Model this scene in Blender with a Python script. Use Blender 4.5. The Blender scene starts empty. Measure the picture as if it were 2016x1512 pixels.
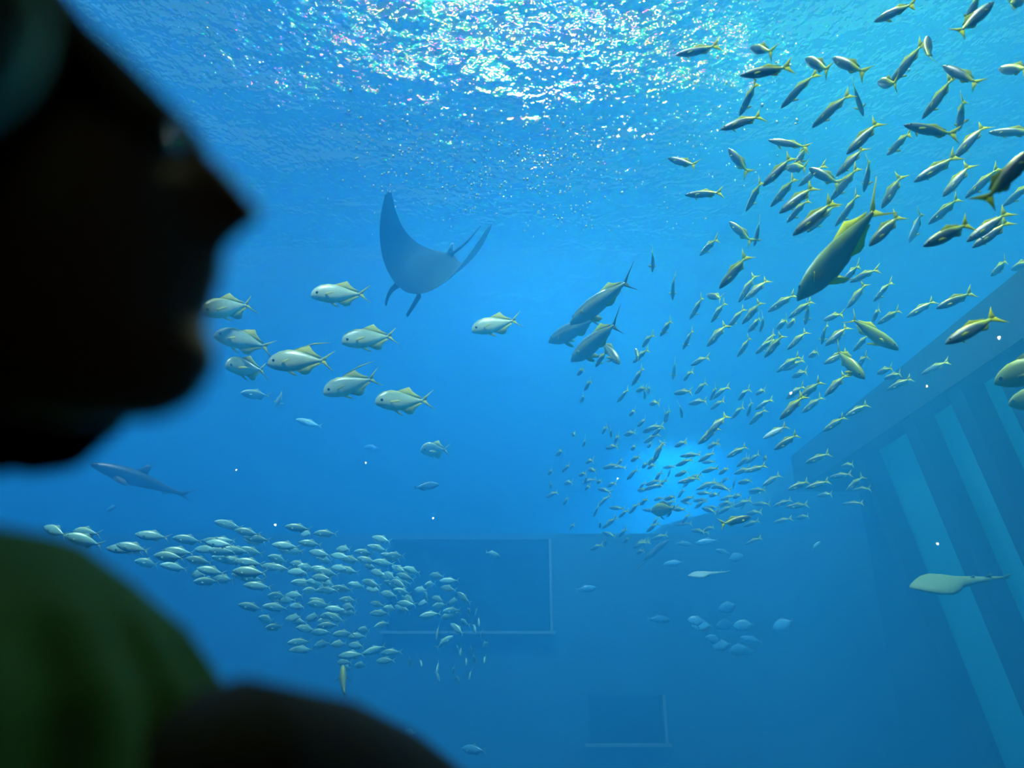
import bpy, bmesh, math, random
from mathutils import Vector, Matrix, Quaternion, noise

random.seed(7)
scene = bpy.context.scene
col = scene.collection
R = math.radians

# ------------------------------------------------------------------ camera
FPX = 1461.0                       # focal length in pixels of the 2016 x 1512 frame
PITCH = R(22.0)
CAM = Vector((0.0, 0.0, 1.25))
camd = bpy.data.cameras.new('camera')
camd.sensor_fit = 'HORIZONTAL'
camd.sensor_width = 36.0
camd.lens = 36.0 * FPX / 2016.0
camd.clip_start = 0.01
camd.clip_end = 200
camd.dof.use_dof = True
camd.dof.focus_distance = 8.5
camd.dof.aperture_fstop = (camd.lens / 1000.0) / 0.0165
cam = bpy.data.objects.new('camera', camd)
cam.location = CAM
cam.rotation_euler = (R(90) + PITCH, 0, 0)
col.objects.link(cam)
scene.camera = cam

C_F = Vector((0, math.cos(PITCH), math.sin(PITCH)))
C_R = Vector((1, 0, 0))
C_U = Vector((0, -math.sin(PITCH), math.cos(PITCH)))


def ray(px, py):
    return C_R * ((px - 1008) / FPX) + C_U * ((756 - py) / FPX) + C_F


def at(px, py, d):
    """point seen at pixel (px, py), d metres in front of the lens"""
    return CAM + ray(px, py) * d


# ------------------------------------------------------------------ world, sun, exposure
scene.view_settings.view_transform = 'Standard'
scene.view_settings.look = 'None'
scene.view_settings.gamma = 1.0
scene.view_settings.use_curve_mapping = False
scene.view_settings.exposure = 0.0
cy = scene.cycles
cy.max_bounces = 5
cy.diffuse_bounces = 1
cy.glossy_bounces = 2
cy.transmission_bounces = 3
cy.volume_bounces = 1
cy.transparent_max_bounces = 10
cy.caustics_reflective = False
cy.caustics_refractive = False
cy.sample_clamp_indirect = 12.0
cy.use_denoising = True

world = bpy.data.worlds.new('sky')
scene.world = world
world.use_nodes = True
wb = world.node_tree.nodes['Background']
wb.inputs[0].default_value = (0.16, 0.44, 0.58, 1)
wb.inputs[1].default_value = 0.9


def light(name, kind, loc, aim, energy, color, **kw):
    d = bpy.data.lights.new(name, kind)
    d.energy = energy
    d.color = color
    for k, v in kw.items():
        setattr(d, k, v)
    o = bpy.data.objects.new(name, d)
    o.location = loc
    if aim is not None:
        o.rotation_euler = (Vector(aim) - Vector(loc)).to_track_quat('-Z', 'Y').to_euler()
    col.objects.link(o)
    return o


light('sun', 'SUN', (0, 0, 30), (4.0, 10.0, 0), 45.0, (0.95, 1.0, 0.93), angle=R(18))
# floodlights of the tank: over the near right corner, over its back half and over the far basin
light('pool_floodlight', 'SPOT', (4.0, 6.3, 11.6), (4.0, 6.3, 0), 40000, (1.0, 0.98, 0.30),
      spot_size=R(84), spot_blend=1.0, shadow_soft_size=0.3)
light('pool_floodlight', 'SPOT', (0.5, 12.5, 11.4), (0.5, 12.5, 0), 27000, (0.80, 1.0, 1.0),
      spot_size=R(120), spot_blend=1.0, shadow_soft_size=0.3)
light('pool_floodlight', 'SPOT', (5.5, 24.0, 9.9), (5.5, 24.0, 0), 260000, (0.30, 0.95, 1.0),
      spot_size=R(120), spot_blend=1.0, shadow_soft_size=0.3)
# dim room light of the viewing hall, beside the visitors
light('hall_light', 'AREA', (-3.6, -0.6, 2.9), (-0.3, 0.4, 1.2), 7.0, (0.70, 1.0, 0.50), size=1.0)

# ------------------------------------------------------------------ helpers


def tag(o, label=None, cat=None, group=None, kind=None):
    if label: o['label'] = label
    if cat: o['category'] = cat
    if group: o['group'] = group
    if kind: o['kind'] = kind
    return o


def obj(name, me, mat=None, parent=None, smooth=True):
    if isinstance(me, bmesh.types.BMesh):
        bm = me
        me = bpy.data.meshes.new(name)
        bm.to_mesh(me)
        bm.free()
    if mat is not None and len(me.materials) == 0:
        me.materials.append(mat)
    if smooth:
        me.polygons.foreach_set('use_smooth', [True] * len(me.polygons))
    o = bpy.data.objects.new(name, me)
    col.objects.link(o)
    if parent is not None:
        o.parent = parent
    return o


def empty(name, loc=(0, 0, 0)):
    o = bpy.data.objects.new(name, None)
    o.empty_display_size = 0.1
    o.location = loc
    col.objects.link(o)
    return o


def box(bm, x0, x1, y0, y1, z0, z1):
    vs = [bm.verts.new((x, y, z)) for x in (x0, x1) for y in (y0, y1) for z in (z0, z1)]
    for f in ((0, 1, 3, 2), (4, 6, 7, 5), (0, 4, 5, 1), (2, 3, 7, 6), (0, 2, 6, 4), (1, 5, 7, 3)):
        bm.faces.new([vs[i] for i in f])
    return bm


def boxm(*a):
    bm = bmesh.new()
    box(bm, *a)
    bmesh.ops.recalc_face_normals(bm, faces=bm.faces[:])
    return bm


def loft(bm, rings, cap=True, closed=True):
    """rings: lists of points, joined ring to ring"""
    vr = [[bm.verts.new(p) for p in r] for r in rings]
    n = len(vr[0])
    for a, b in zip(vr, vr[1:]):
        for i in range(n if closed else n - 1):
            j = (i + 1) % n
            bm.faces.new((a[i], a[j], b[j], b[i]))
    if cap:
        bm.faces.new(list(reversed(vr[0])))
        bm.faces.new(vr[-1])
    return vr


def slab(bm, pts, th, axis=1, bend=None):
    """thin fin: outline pts (x, z) given a real thickness that thins to the rim"""
    c = (sum(p[0] for p in pts) / len(pts), sum(p[1] for p in pts) / len(pts))
    a = [bm.verts.new((x, -th * .3, z)) for x, z in pts]
    b = [bm.verts.new((x, th * .3, z)) for x, z in pts]
    n = len(pts)
    ca = bm.verts.new((c[0], -th, c[1]))
    cb = bm.verts.new((c[0], th, c[1]))
    for i in range(n):
        j = (i + 1) % n
        bm.faces.new((a[i], a[j], b[j], b[i]))
        bm.faces.new((a[j], a[i], ca))
        bm.faces.new((b[i], b[j], cb))
    return bm


def nt(name):
    m = bpy.data.materials.new(name)
    m.use_nodes = True
    t = m.node_tree
    t.nodes.clear()
    out = t.nodes.new('ShaderNodeOutputMaterial')
    return m, t, out


def principled(name, color, rough=0.6, metal=0.0, spec=0.3, noise_amt=0.0, noise_scale=8.0, bump=0.0):
    m, t, out = nt(name)
    b = t.nodes.new('ShaderNodeBsdfPrincipled')
    b.inputs['Roughness'].default_value = rough
    b.inputs['Metallic'].default_value = metal
    b.inputs['Specular IOR Level'].default_value = spec
    b.inputs['Base Color'].default_value = (*color, 1)
    if noise_amt or bump:
        tc = t.nodes.new('ShaderNodeTexCoord')
        nz = t.nodes.new('ShaderNodeTexNoise')
        nz.inputs['Scale'].default_value = noise_scale
        nz.inputs['Detail'].default_value = 4
        t.links.new(tc.outputs['Object'], nz.inputs['Vector'])
        if noise_amt:
            mx = t.nodes.new('ShaderNodeMix')
            mx.data_type = 'RGBA'
            mx.inputs['A'].default_value = (*[c * (1 - noise_amt) for c in color], 1)
            mx.inputs['B'].default_value = (*[min(1, c * (1 + noise_amt)) for c in color], 1)
            t.links.new(nz.outputs['Fac'], mx.inputs['Factor'])
            t.links.new(mx.outputs['Result'], b.inputs['Base Color'])
        if bump:
            bp = t.nodes.new('ShaderNodeBump')
            bp.inputs['Strength'].default_value = bump
            t.links.new(nz.outputs['Fac'], bp.inputs['Height'])
            t.links.new(bp.outputs['Normal'], b.inputs['Normal'])
    t.links.new(b.outputs['BSDF'], out.inputs['Surface'])
    return m


def emission(name, color, strength):
    m, t, out = nt(name)
    e = t.nodes.new('ShaderNodeEmission')
    e.inputs['Color'].default_value = (*color, 1)
    e.inputs['Strength'].default_value = strength
    t.links.new(e.outputs[0], out.inputs['Surface'])
    return m


def fish_mat(name, stops, rough=0.35, spec=0.5, metal=0.0, rear=None):
    """coat of a fish: colours from belly (0) to back (1) over its own height, slightly mottled"""
    m, t, out = nt(name)
    b = t.nodes.new('ShaderNodeBsdfPrincipled')
    b.inputs['Roughness'].default_value = rough
    b.inputs['Specular IOR Level'].default_value = spec
    b.inputs['Metallic'].default_value = metal
    tc = t.nodes.new('ShaderNodeTexCoord')
    sp = t.nodes.new('ShaderNodeSeparateXYZ')
    t.links.new(tc.outputs['Generated'], sp.inputs[0])
    nz = t.nodes.new('ShaderNodeTexNoise')
    nz.inputs['Scale'].default_value = 5
    t.links.new(tc.outputs['Generated'], nz.inputs['Vector'])
    ma = t.nodes.new('ShaderNodeMath')
    ma.operation = 'MULTIPLY_ADD'
    ma.inputs[1].default_value = 0.12
    t.links.new(nz.outputs['Fac'], ma.inputs[0])
    t.links.new(sp.outputs['Z'], ma.inputs[2])
    rp = t.nodes.new('ShaderNodeValToRGB')
    e = rp.color_ramp.elements
    while len(e) < len(stops): e.new(0.5)
    for k, (p, c) in enumerate(stops):
        e[k].position = p
        e[k].color = (*c, 1)
    t.links.new(ma.outputs[0], rp.inputs[0])
    oi = t.nodes.new('ShaderNodeObjectInfo')
    hv = t.nodes.new('ShaderNodeHueSaturation')
    mr = t.nodes.new('ShaderNodeMapRange')
    mr.inputs['To Min'].default_value = 0.75
    mr.inputs['To Max'].default_value = 1.25
    t.links.new(oi.outputs['Random'], mr.inputs['Value'])
    t.links.new(mr.outputs[0], hv.inputs['Value'])
    t.links.new(rp.outputs[0], hv.inputs['Color'])
    if rear:                       # yellow tail stalk running out along the back
        ad2 = t.nodes.new('ShaderNodeMath')
        ad2.operation = 'MULTIPLY_ADD'
        ad2.inputs[1].default_value = -0.35
        t.links.new(sp.outputs['Z'], ad2.inputs[0])
        t.links.new(sp.outputs['X'], ad2.inputs[2])
        m3 = t.nodes.new('ShaderNodeMapRange')
        m3.interpolation_type = 'SMOOTHSTEP'
        m3.inputs['From Min'].default_value = 0.16
        m3.inputs['From Max'].default_value = -0.10
        t.links.new(ad2.outputs[0], m3.inputs['Value'])
        m4 = t.nodes.new('ShaderNodeMix')
        m4.data_type = 'RGBA'
        m4.inputs['B'].default_value = (*rear, 1)
        t.links.new(m3.outputs[0], m4.inputs['Factor'])
        t.links.new(rp.outputs[0], m4.inputs['A'])
        t.links.new(m4.outputs['Result'], hv.inputs['Color'])
    t.links.new(hv.outputs[0], b.inputs['Base Color'])
    t.links.new(b.outputs[0], out.inputs['Surface'])
    return m


def fin_mat(name, color):
    """thin fin skin: partly see-through to light from behind"""
    m, t, out = nt(name)
    d = t.nodes.new('ShaderNodeBsdfDiffuse')
    tl = t.nodes.new('ShaderNodeBsdfTranslucent')
    nz = t.nodes.new('ShaderNodeTexNoise')
    nz.inputs['Scale'].default_value = 14
    mx = t.nodes.new('ShaderNodeMix')
    mx.data_type = 'RGBA'
    mx.inputs['A'].default_value = (*[c * .8 for c in color], 1)
    mx.inputs['B'].default_value = (*[min(1, c * 1.15) for c in color], 1)
    t.links.new(nz.outputs['Fac'], mx.inputs['Factor'])
    for n in (d, tl):
        t.links.new(mx.outputs['Result'], n.inputs['Color'])
    ms = t.nodes.new('ShaderNodeMixShader')
    ms.inputs[0].default_value = .45
    t.links.new(d.outputs[0], ms.inputs[1]); t.links.new(tl.outputs[0], ms.inputs[2])
    t.links.new(ms.outputs[0], out.inputs['Surface'])
    return m


M = {}
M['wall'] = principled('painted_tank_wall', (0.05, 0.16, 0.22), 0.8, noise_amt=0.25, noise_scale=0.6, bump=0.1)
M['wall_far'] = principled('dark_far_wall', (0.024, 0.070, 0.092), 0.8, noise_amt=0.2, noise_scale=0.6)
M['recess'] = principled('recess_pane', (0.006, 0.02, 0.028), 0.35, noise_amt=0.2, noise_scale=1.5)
M['sill'] = principled('lit_window_edge', (0.30, 0.40, 0.42), 0.7, noise_amt=0.15)  # light catching sill and right jamb is put into this pale colour
M['beam'] = principled('dark_painted_steel', (0.008, 0.02, 0.03), 0.7, noise_amt=0.3, noise_scale=2)
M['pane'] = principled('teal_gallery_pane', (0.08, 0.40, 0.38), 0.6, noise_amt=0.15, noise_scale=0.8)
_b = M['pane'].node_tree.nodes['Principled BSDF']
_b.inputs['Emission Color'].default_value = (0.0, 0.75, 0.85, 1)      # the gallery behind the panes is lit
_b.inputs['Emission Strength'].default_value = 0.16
M['rock'] = principled('dark_rock', (0.03, 0.08, 0.11), 0.9, noise_amt=0.4, noise_scale=1.2, bump=0.5)
M['hall'] = principled('dark_hall_paint', (0.02, 0.02, 0.022), 0.9, noise_amt=0.2)
M['hallfloor'] = principled('dark_hall_carpet', (0.015, 0.016, 0.02), 0.95, noise_amt=0.4, noise_scale=60)
M['metal'] = principled('grey_lamp_housing', (0.15, 0.15, 0.16), 0.4, metal=0.8)

# ------------------------------------------------------------------ the tank and the hall
X0, X1, Y0, Y1 = -24.0, 24.0, 1.16, 27.0
ZB, ZS, ZT = -4.0, 8.3, 18.4       # tank floor, water line, top of the walls


def struct(name, bm, mat, parent=None, **k):
    o = obj(name, bm, mat, parent, smooth=False)
    if parent is None:
        o['kind'] = 'structure'
    return o


struct('floor', boxm(X0, X1, -6.0, 1.16, -0.2, 0.0), M['hallfloor'])
struct('ceiling', boxm(X0, X1, -6.0, 1.16, 3.2, 3.4), M['hall'])
struct('wall_rear', boxm(X0, X1, -6.2, -6.0, 0.0, 3.2), M['hall'])
struct('wall_hall_left', boxm(-6.2, -6.0, -6.0, 1.0, 0.0, 3.2), M['hall'])
struct('wall_hall_right', boxm(6.0, 6.2, -6.0, 1.0, 0.0, 3.2), M['hall'])
struct('floor_tank', boxm(X0, X1, Y0, Y1, ZB - 0.3, ZB), M['rock'])
struct('wall_left', boxm(X0 - 0.3, X0, Y0, Y1, ZB, ZT), M['wall'])
struct('wall_right', boxm(X1, X1 + 0.3, Y0, Y1, ZB, ZT), M['wall'])
bm = bmesh.new()
box(bm, X0, X1, 1.0, Y0, 3.4, ZS + 0.6)
box(bm, X0, X1, 1.0, Y0, ZB, -0.2)
box(bm, X0, -6.2, 1.0, Y0, -0.2, 3.4)
box(bm, 6.2, X1, 1.0, Y0, -0.2, 3.4)
bmesh.ops.recalc_face_normals(bm, faces=bm.faces[:])
struct('wall_front', bm, M['wall'])

# back wall, and nearer a lower partition with two sunken panels
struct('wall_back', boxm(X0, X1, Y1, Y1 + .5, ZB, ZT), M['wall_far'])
YW = 15.5
ZP = 4.15


def on_wall(px, py, y=YW):
    r = ray(px, py)
    return CAM + r * ((y - CAM.y) / r.y)


holes = []
for (a, b, c, d) in ((760, 1062, 1080, 1243), (1162, 1368, 1303, 1464)):
    p, q = on_wall(a, d), on_wall(c, b)
    holes.append((p.x, q.x, p.z, q.z))
xs = sorted([X0, 9.0] + [v for h in holes for v in h[:2]])
zs = sorted([ZB, ZP] + [v for h in holes for v in h[2:]])
bm = bmesh.new()
for xa, xb in zip(xs, xs[1:]):
    for za, zb in zip(zs, zs[1:]):
        xm, zm = (xa + xb) / 2, (za + zb) / 2
        if any(h[0] < xm < h[1] and h[2] < zm < h[3] for h in holes):
            continue
        box(bm, xa, xb, YW, YW + 0.5, za, zb)
box(bm, X0, 9.0, YW + 0.5, YW + 0.7, ZB, ZP)
bmesh.ops.remove_doubles(bm, verts=bm.verts[:], dist=1e-4)
bmesh.ops.recalc_face_normals(bm, faces=bm.faces[:])
struct('wall_middle', bm, M['wall'])
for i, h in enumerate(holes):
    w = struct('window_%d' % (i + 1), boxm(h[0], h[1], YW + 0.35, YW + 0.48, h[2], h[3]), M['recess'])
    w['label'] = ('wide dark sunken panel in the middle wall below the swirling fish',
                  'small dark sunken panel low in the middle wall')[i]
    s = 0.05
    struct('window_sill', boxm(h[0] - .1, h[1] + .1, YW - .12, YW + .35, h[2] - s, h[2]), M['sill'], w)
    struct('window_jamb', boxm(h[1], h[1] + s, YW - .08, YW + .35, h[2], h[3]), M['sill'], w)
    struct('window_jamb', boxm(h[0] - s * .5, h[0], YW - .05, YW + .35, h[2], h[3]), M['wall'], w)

# gallery of slanted windows on the right: dark parapet beam, leaning posts, teal panes
XB = 6.0


def on_x(px, py, x=XB):
    r = ray(px, py)
    return CAM + r * ((x - CAM.x) / r.x)


g = empty('window_gallery', (XB, 9, 0))
tag(g, 'slanted window gallery of dark beam, leaning posts and teal panes at the right', 'gallery')
inv = Matrix.Translation(-g.location)
pA, pB = on_x(1735, 885), on_x(2016, 700)
zt = (pA.z + pB.z) / 2                 # underside of the beam
yfar = pA.y
low = at(1985, 1512, 1)
r_ = ray(1985, 1512)
qA = CAM + r_ * ((yfar - CAM.y) / r_.y)
lean = (qA.x - pA.x) / (qA.z - pA.z)   # metres outwards per metre of height
u1 = on_x(1700, 815)
th = u1.z - zt


def slant(y0, y1, z0, z1, o0, o1):
    """block between two heights that follows the lean of the gallery, o0..o1 out of its plane"""
    b = bmesh.new()
    vs = []
    for z in (z0, z1):
        x = XB + (z - zt) * lean
        vs += [b.verts.new((x + o0, y0, z)), b.verts.new((x + o1, y0, z)), b.verts.new((x + o1, y1, z)), b.verts.new((x + o0, y1, z))]
    for f in ((0, 3, 2, 1), (4, 5, 6, 7), (0, 1, 5, 4), (1, 2, 6, 5), (2, 3, 7, 6), (3, 0, 4, 7)):
        b.faces.new([vs[i] for i in f])
    b.transform(inv)
    return b


beam = boxm(XB - 0.35, XB + 3.2, 2.0, 14.5, zt, zt + th)
beam.transform(inv)
obj('beam', beam, M['beam'], g, smooth=False)
bm = boxm(XB + 0.9, XB + 3.2, yfar + 0.35, 14.5, ZB + 0.02, zt)
bm.transform(inv)
obj('parapet', bm, M['beam'], g, smooth=False)
zb = ZB + 0.3
py_ = [yfar + .1, on_x(1838, 825).y, on_x(1935, 760).y, on_x(2030, 690).y, 3.6]
for k, y in enumerate(py_):
    obj('post', slant(y, y + (0.30 if k else 0.22), zb, zt, -0.30, 0.02), M['beam'], g, smooth=False)
for k, (ya, yb) in enumerate(zip(py_[1:], py_)):
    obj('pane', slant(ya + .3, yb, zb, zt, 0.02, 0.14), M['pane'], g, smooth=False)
b = slant(py_[-1], py_[0], zb - .25, zb, -0.32, 0.4)
obj('sill_beam', b, M['beam'], g, smooth=False)


# rock ledge below the far basin
def ridge(name, outline, d, drop, deep, seed):
    """boulder bank: a rough crest along the outline that falls away to the floor in front and behind"""
    b = bmesh.new()
    top = [at(x, y, d + dd) for x, y, dd in outline]
    rows = []
    n = 6
    pts = []
    for p, q in zip(top, top[1:]):
        for k in range(n):
            pts.append(p.lerp(q, k / n))
    pts.append(top[-1])
    prof = [(-deep, -drop), (-deep * .7, -drop * .55), (-deep * .45, -drop * .3), (-deep * .22, -drop * .1), (0, 0), (deep * .3, -drop * .12), (deep * .6, -drop)]
    for i, p in enumerate(pts):
        r = []
        for j, (dy, dz) in enumerate(prof):
            v = Vector((p.x, p.y + dy, p.z + dz))
            nn = noise.noise_vector(v * 0.7 + Vector((seed, 0, 0))) * 0.35 + noise.noise_vector(v * 2.1 + Vector((0, seed, 0))) * 0.12
            v += nn
            v.z = max(v.z, ZB - .05)
            r.append(v)
        rows.append(r)
    loft(b, rows, cap=True, closed=True)
    bmesh.ops.recalc_face_normals(b, faces=b.faces[:])
    return obj(name, b, M['rock'])


o = ridge('rock_ledge', [(1170, 1110, 1.6), (1240, 1068, 1.4), (1310, 1042, 1.2), (1400, 1005, 1.0), (1490, 960, .8), (1560, 915, .4), (1640, 872, 0), (1710, 880, -.3), (1800, 960, -.4)], 19.0, 8.2, 1.1, 3.0)
tag(o, 'dark rock ledge falling to the left below the school, behind the gallery end', 'rock')
# ------------------------------------------------------------------ water
m, t, out = nt('tank_water')
sc_ = t.nodes.new('ShaderNodeVolumeScatter')
sc_.inputs['Color'].default_value = (0.026, 0.37, 1.0, 1)
sc_.inputs['Density'].default_value = 0.095
ab = t.nodes.new('ShaderNodeVolumeAbsorption')
ab.inputs['Color'].default_value = (0.0, 0.36, 0.68, 1)
ab.inputs['Density'].default_value = 0.18
ad = t.nodes.new('ShaderNodeAddShader')
t.links.new(sc_.outputs[0], ad.inputs[0])
t.links.new(ab.outputs[0], ad.inputs[1])
t.links.new(ad.outputs[0], out.inputs['Volume'])
wv = obj('tank_water', boxm(X0 + .005, X1 - .005, Y0 + .005, Y1 - .005, ZB + .005, ZS + 0.25), m, smooth=False)
tag(wv, 'deep blue hazy water filling the whole tank', 'water', kind='stuff')

# rippled water line seen from below
m, t, out = nt('rippled_water_line')
tc = t.nodes.new('ShaderNodeTexCoord')
hs = []
for scale, wgt, stretch in ((1.3, 0.8, .6), (5.0, 0.24, 1.1), (12.0, 0.12, 1.3)):     # long swells, then fine ripples
    mp = t.nodes.new('ShaderNodeMapping')
    mp.inputs['Scale'].default_value = (stretch, 1.0, 1.0)
    t.links.new(tc.outputs['Object'], mp.inputs['Vector'])
    nz = t.nodes.new('ShaderNodeTexNoise')
    nz.inputs['Scale'].default_value = scale
    nz.inputs['Detail'].default_value = 1
    t.links.new(mp.outputs[0], nz.inputs['Vector'])
    mu = t.nodes.new('ShaderNodeMath')
    mu.operation = 'MULTIPLY'
    mu.inputs[1].default_value = wgt
    t.links.new(nz.outputs['Fac'], mu.inputs[0])
    hs.append(mu)
a1 = t.nodes.new('ShaderNodeMath'); a2 = t.nodes.new('ShaderNodeMath')
t.links.new(hs[0].outputs[0], a1.inputs[0]); t.links.new(hs[1].outputs[0], a1.inputs[1])
t.links.new(a1.outputs[0], a2.inputs[0]); t.links.new(hs[2].outputs[0], a2.inputs[1])
bp = t.nodes.new('ShaderNodeBump')
bp.inputs['Strength'].default_value = 1.0
bp.inputs['Distance'].default_value = 0.25
t.links.new(a2.outputs[0], bp.inputs['Height'])
prev = None
for c, ior in (((1, 0, 0), 1.333), ((0, 1, 0), 1.334), ((0, 0, 1), 1.345)):     # water splits the colours a little
    gl = t.nodes.new('ShaderNodeBsdfGlass')
    gl.inputs['Color'].default_value = (*c, 1)
    gl.inputs['IOR'].default_value = ior
    gl.inputs['Roughness'].default_value = 0.0
    t.links.new(bp.outputs['Normal'], gl.inputs['Normal'])
    if prev is None:
        prev = gl
    else:
        s = t.nodes.new('ShaderNodeAddShader')
        t.links.new(prev.outputs[0], s.inputs[0]); t.links.new(gl.outputs[0], s.inputs[1])
        prev = s
tr = t.nodes.new('ShaderNodeBsdfTransparent')
mx = t.nodes.new('ShaderNodeMixShader')
mx.inputs[0].default_value = 0.70
t.links.new(tr.outputs[0], mx.inputs[1]); t.links.new(prev.outputs[0], mx.inputs[2])
t.links.new(mx.outputs[0], out.inputs['Surface'])
bm = bmesh.new()
nx, ny = 90, 60
gv = [[None] * (ny + 1) for _ in range(nx + 1)]
for i in range(nx + 1):
    for j in range(ny + 1):
        x = X0 + .01 + (X1 - X0 - .02) * i / nx
        y = Y0 + .01 + (Y1 - Y0 - .02) * j / ny
        z = ZS + 0.10 * noise.noise(Vector((x * .45, y * .45, 0))) + 0.03 * noise.noise(Vector((x * 1.5, y * 1.5, 3)))
        gv[i][j] = bm.verts.new((x, y, z))
for i in range(nx):
    for j in range(ny):
        bm.faces.new((gv[i][j], gv[i + 1][j], gv[i + 1][j + 1], gv[i][j + 1]))
ws = obj('water_surface', bm, m)
tag(ws, 'rippled glittering underside of the water surface at the top', 'water surface', kind='stuff')

# clear acrylic of the viewing window
m, t, out = nt('clear_acrylic')
tr = t.nodes.new('ShaderNodeBsdfTransparent')
tr.inputs[0].default_value = (0.985, 0.995, 0.99, 1)
gl = t.nodes.new('ShaderNodeBsdfGlossy')
gl.inputs['Roughness'].default_value = 0.0
mx = t.nodes.new('ShaderNodeMixShader')
mx.inputs[0].default_value = 0.03
t.links.new(tr.outputs[0], mx.inputs[1]); t.links.new(gl.outputs[0], mx.inputs[2])
t.links.new(mx.outputs[0], out.inputs['Surface'])
m2, t, out = nt('acrylic_against_water')
tr = t.nodes.new('ShaderNodeBsdfTransparent')
t.links.new(tr.outputs[0], out.inputs['Surface'])
pw = struct('window_3', boxm(-6.2, 6.2, 1.0, 1.155, -0.2, 3.4), m)
pw.data.materials.append(m2)
for p_ in pw.data.polygons:
    p_.material_index = 0 if p_.normal.y < -.5 else 1
pw['label'] = 'huge clear acrylic viewing window in front of the tank'

# floodlights on a mast frame beyond the tank; we see them through the ripples
LZ = 60.0


def through_surface(px, py):
    """where the ray of a pixel meets the lamp level after bending at a flat water line"""
    d = ray(px, py).normalized()
    p = CAM + d * ((ZS - CAM.z) / d.z)
    h = Vector((d.x, d.y, 0)) * 1.333
    s = min(0.985, h.length)
    h = h.normalized() * s
    v = Vector((h.x, h.y, math.sqrt(1 - s * s)))
    return p + v * ((LZ - ZS) / v.z)


def cyl(r1, r2, depth, z, seg=20):
    b = bmesh.new()
    bmesh.ops.create_cone(b, cap_ends=True, segments=seg, radius1=r1, radius2=r2, depth=depth)
    bmesh.ops.translate(b, verts=b.verts, vec=(0, 0, z))
    me = bpy.data.meshes.new('lamp_piece')
    b.to_mesh(me)
    b.free()
    return me


LAMPS = [(640, 5, (1.0, 0.8, 0.7), 350, 1.2, 'leftmost white'), (745, 25, (1.0, 0.50, 0.0), 520, 1.5, 'second, yellow'),
         (855, 12, (1.0, 0.8, 0.5), 400, 1.3, 'third, cool white'),
         (985, 8, (1.0, 0.62, 0.05), 1100, 2.1, 'brightest warm white'), (1140, 0, (0.75, 0.5, 0.9), 330, 1.8, 'bluish'),
         (1225, 8, (1.0, 0.50, 0.0), 800, 1.7, 'warm yellow'), (1405, 5, (1.0, 0.50, 0.0), 600, 1.5, 'dim yellow'),
         (1565, 5, (1.0, 0.55, 0.0), 520, 1.4, 'dim greenish')]
LY = []
for k, (px, py, c, s, rad, w) in enumerate(LAMPS):
    p = through_surface(px, py)
    LY.append(p)
    L = empty('floodlight', p)
    L.rotation_euler = (Vector((0, 8, 8)) - p).to_track_quat('-Z', 'Y').to_euler()
    tag(L, '%s floodlight beyond the tank, seen broken up by the ripples' % w, 'floodlight', 'floodlights above the water')
    h = cyl(rad * 1.05, rad * .5, rad, rad * .56)
    h.materials.append(M['metal'])
    obj('lamp_housing', h, None, L, smooth=False)
    mm = cyl(rad, rad, 0.06, 0, 24)
    mm.materials.append(emission('lamp_glow_%d' % k, c, s))
    obj('lamp_lens', mm, None, L, smooth=False)
    br = boxm(-.5, .5, rad + .6, rad + 1.6, ZB - p.z, 2.0)
    br.transform(L.rotation_euler.to_matrix().to_4x4().inverted())
    obj('mast', br, M['metal'], L, smooth=False)
struct('floor_outside', boxm(-60, 90, Y1 + .8, 150, ZB - .3, ZB), M['rock'])

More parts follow.
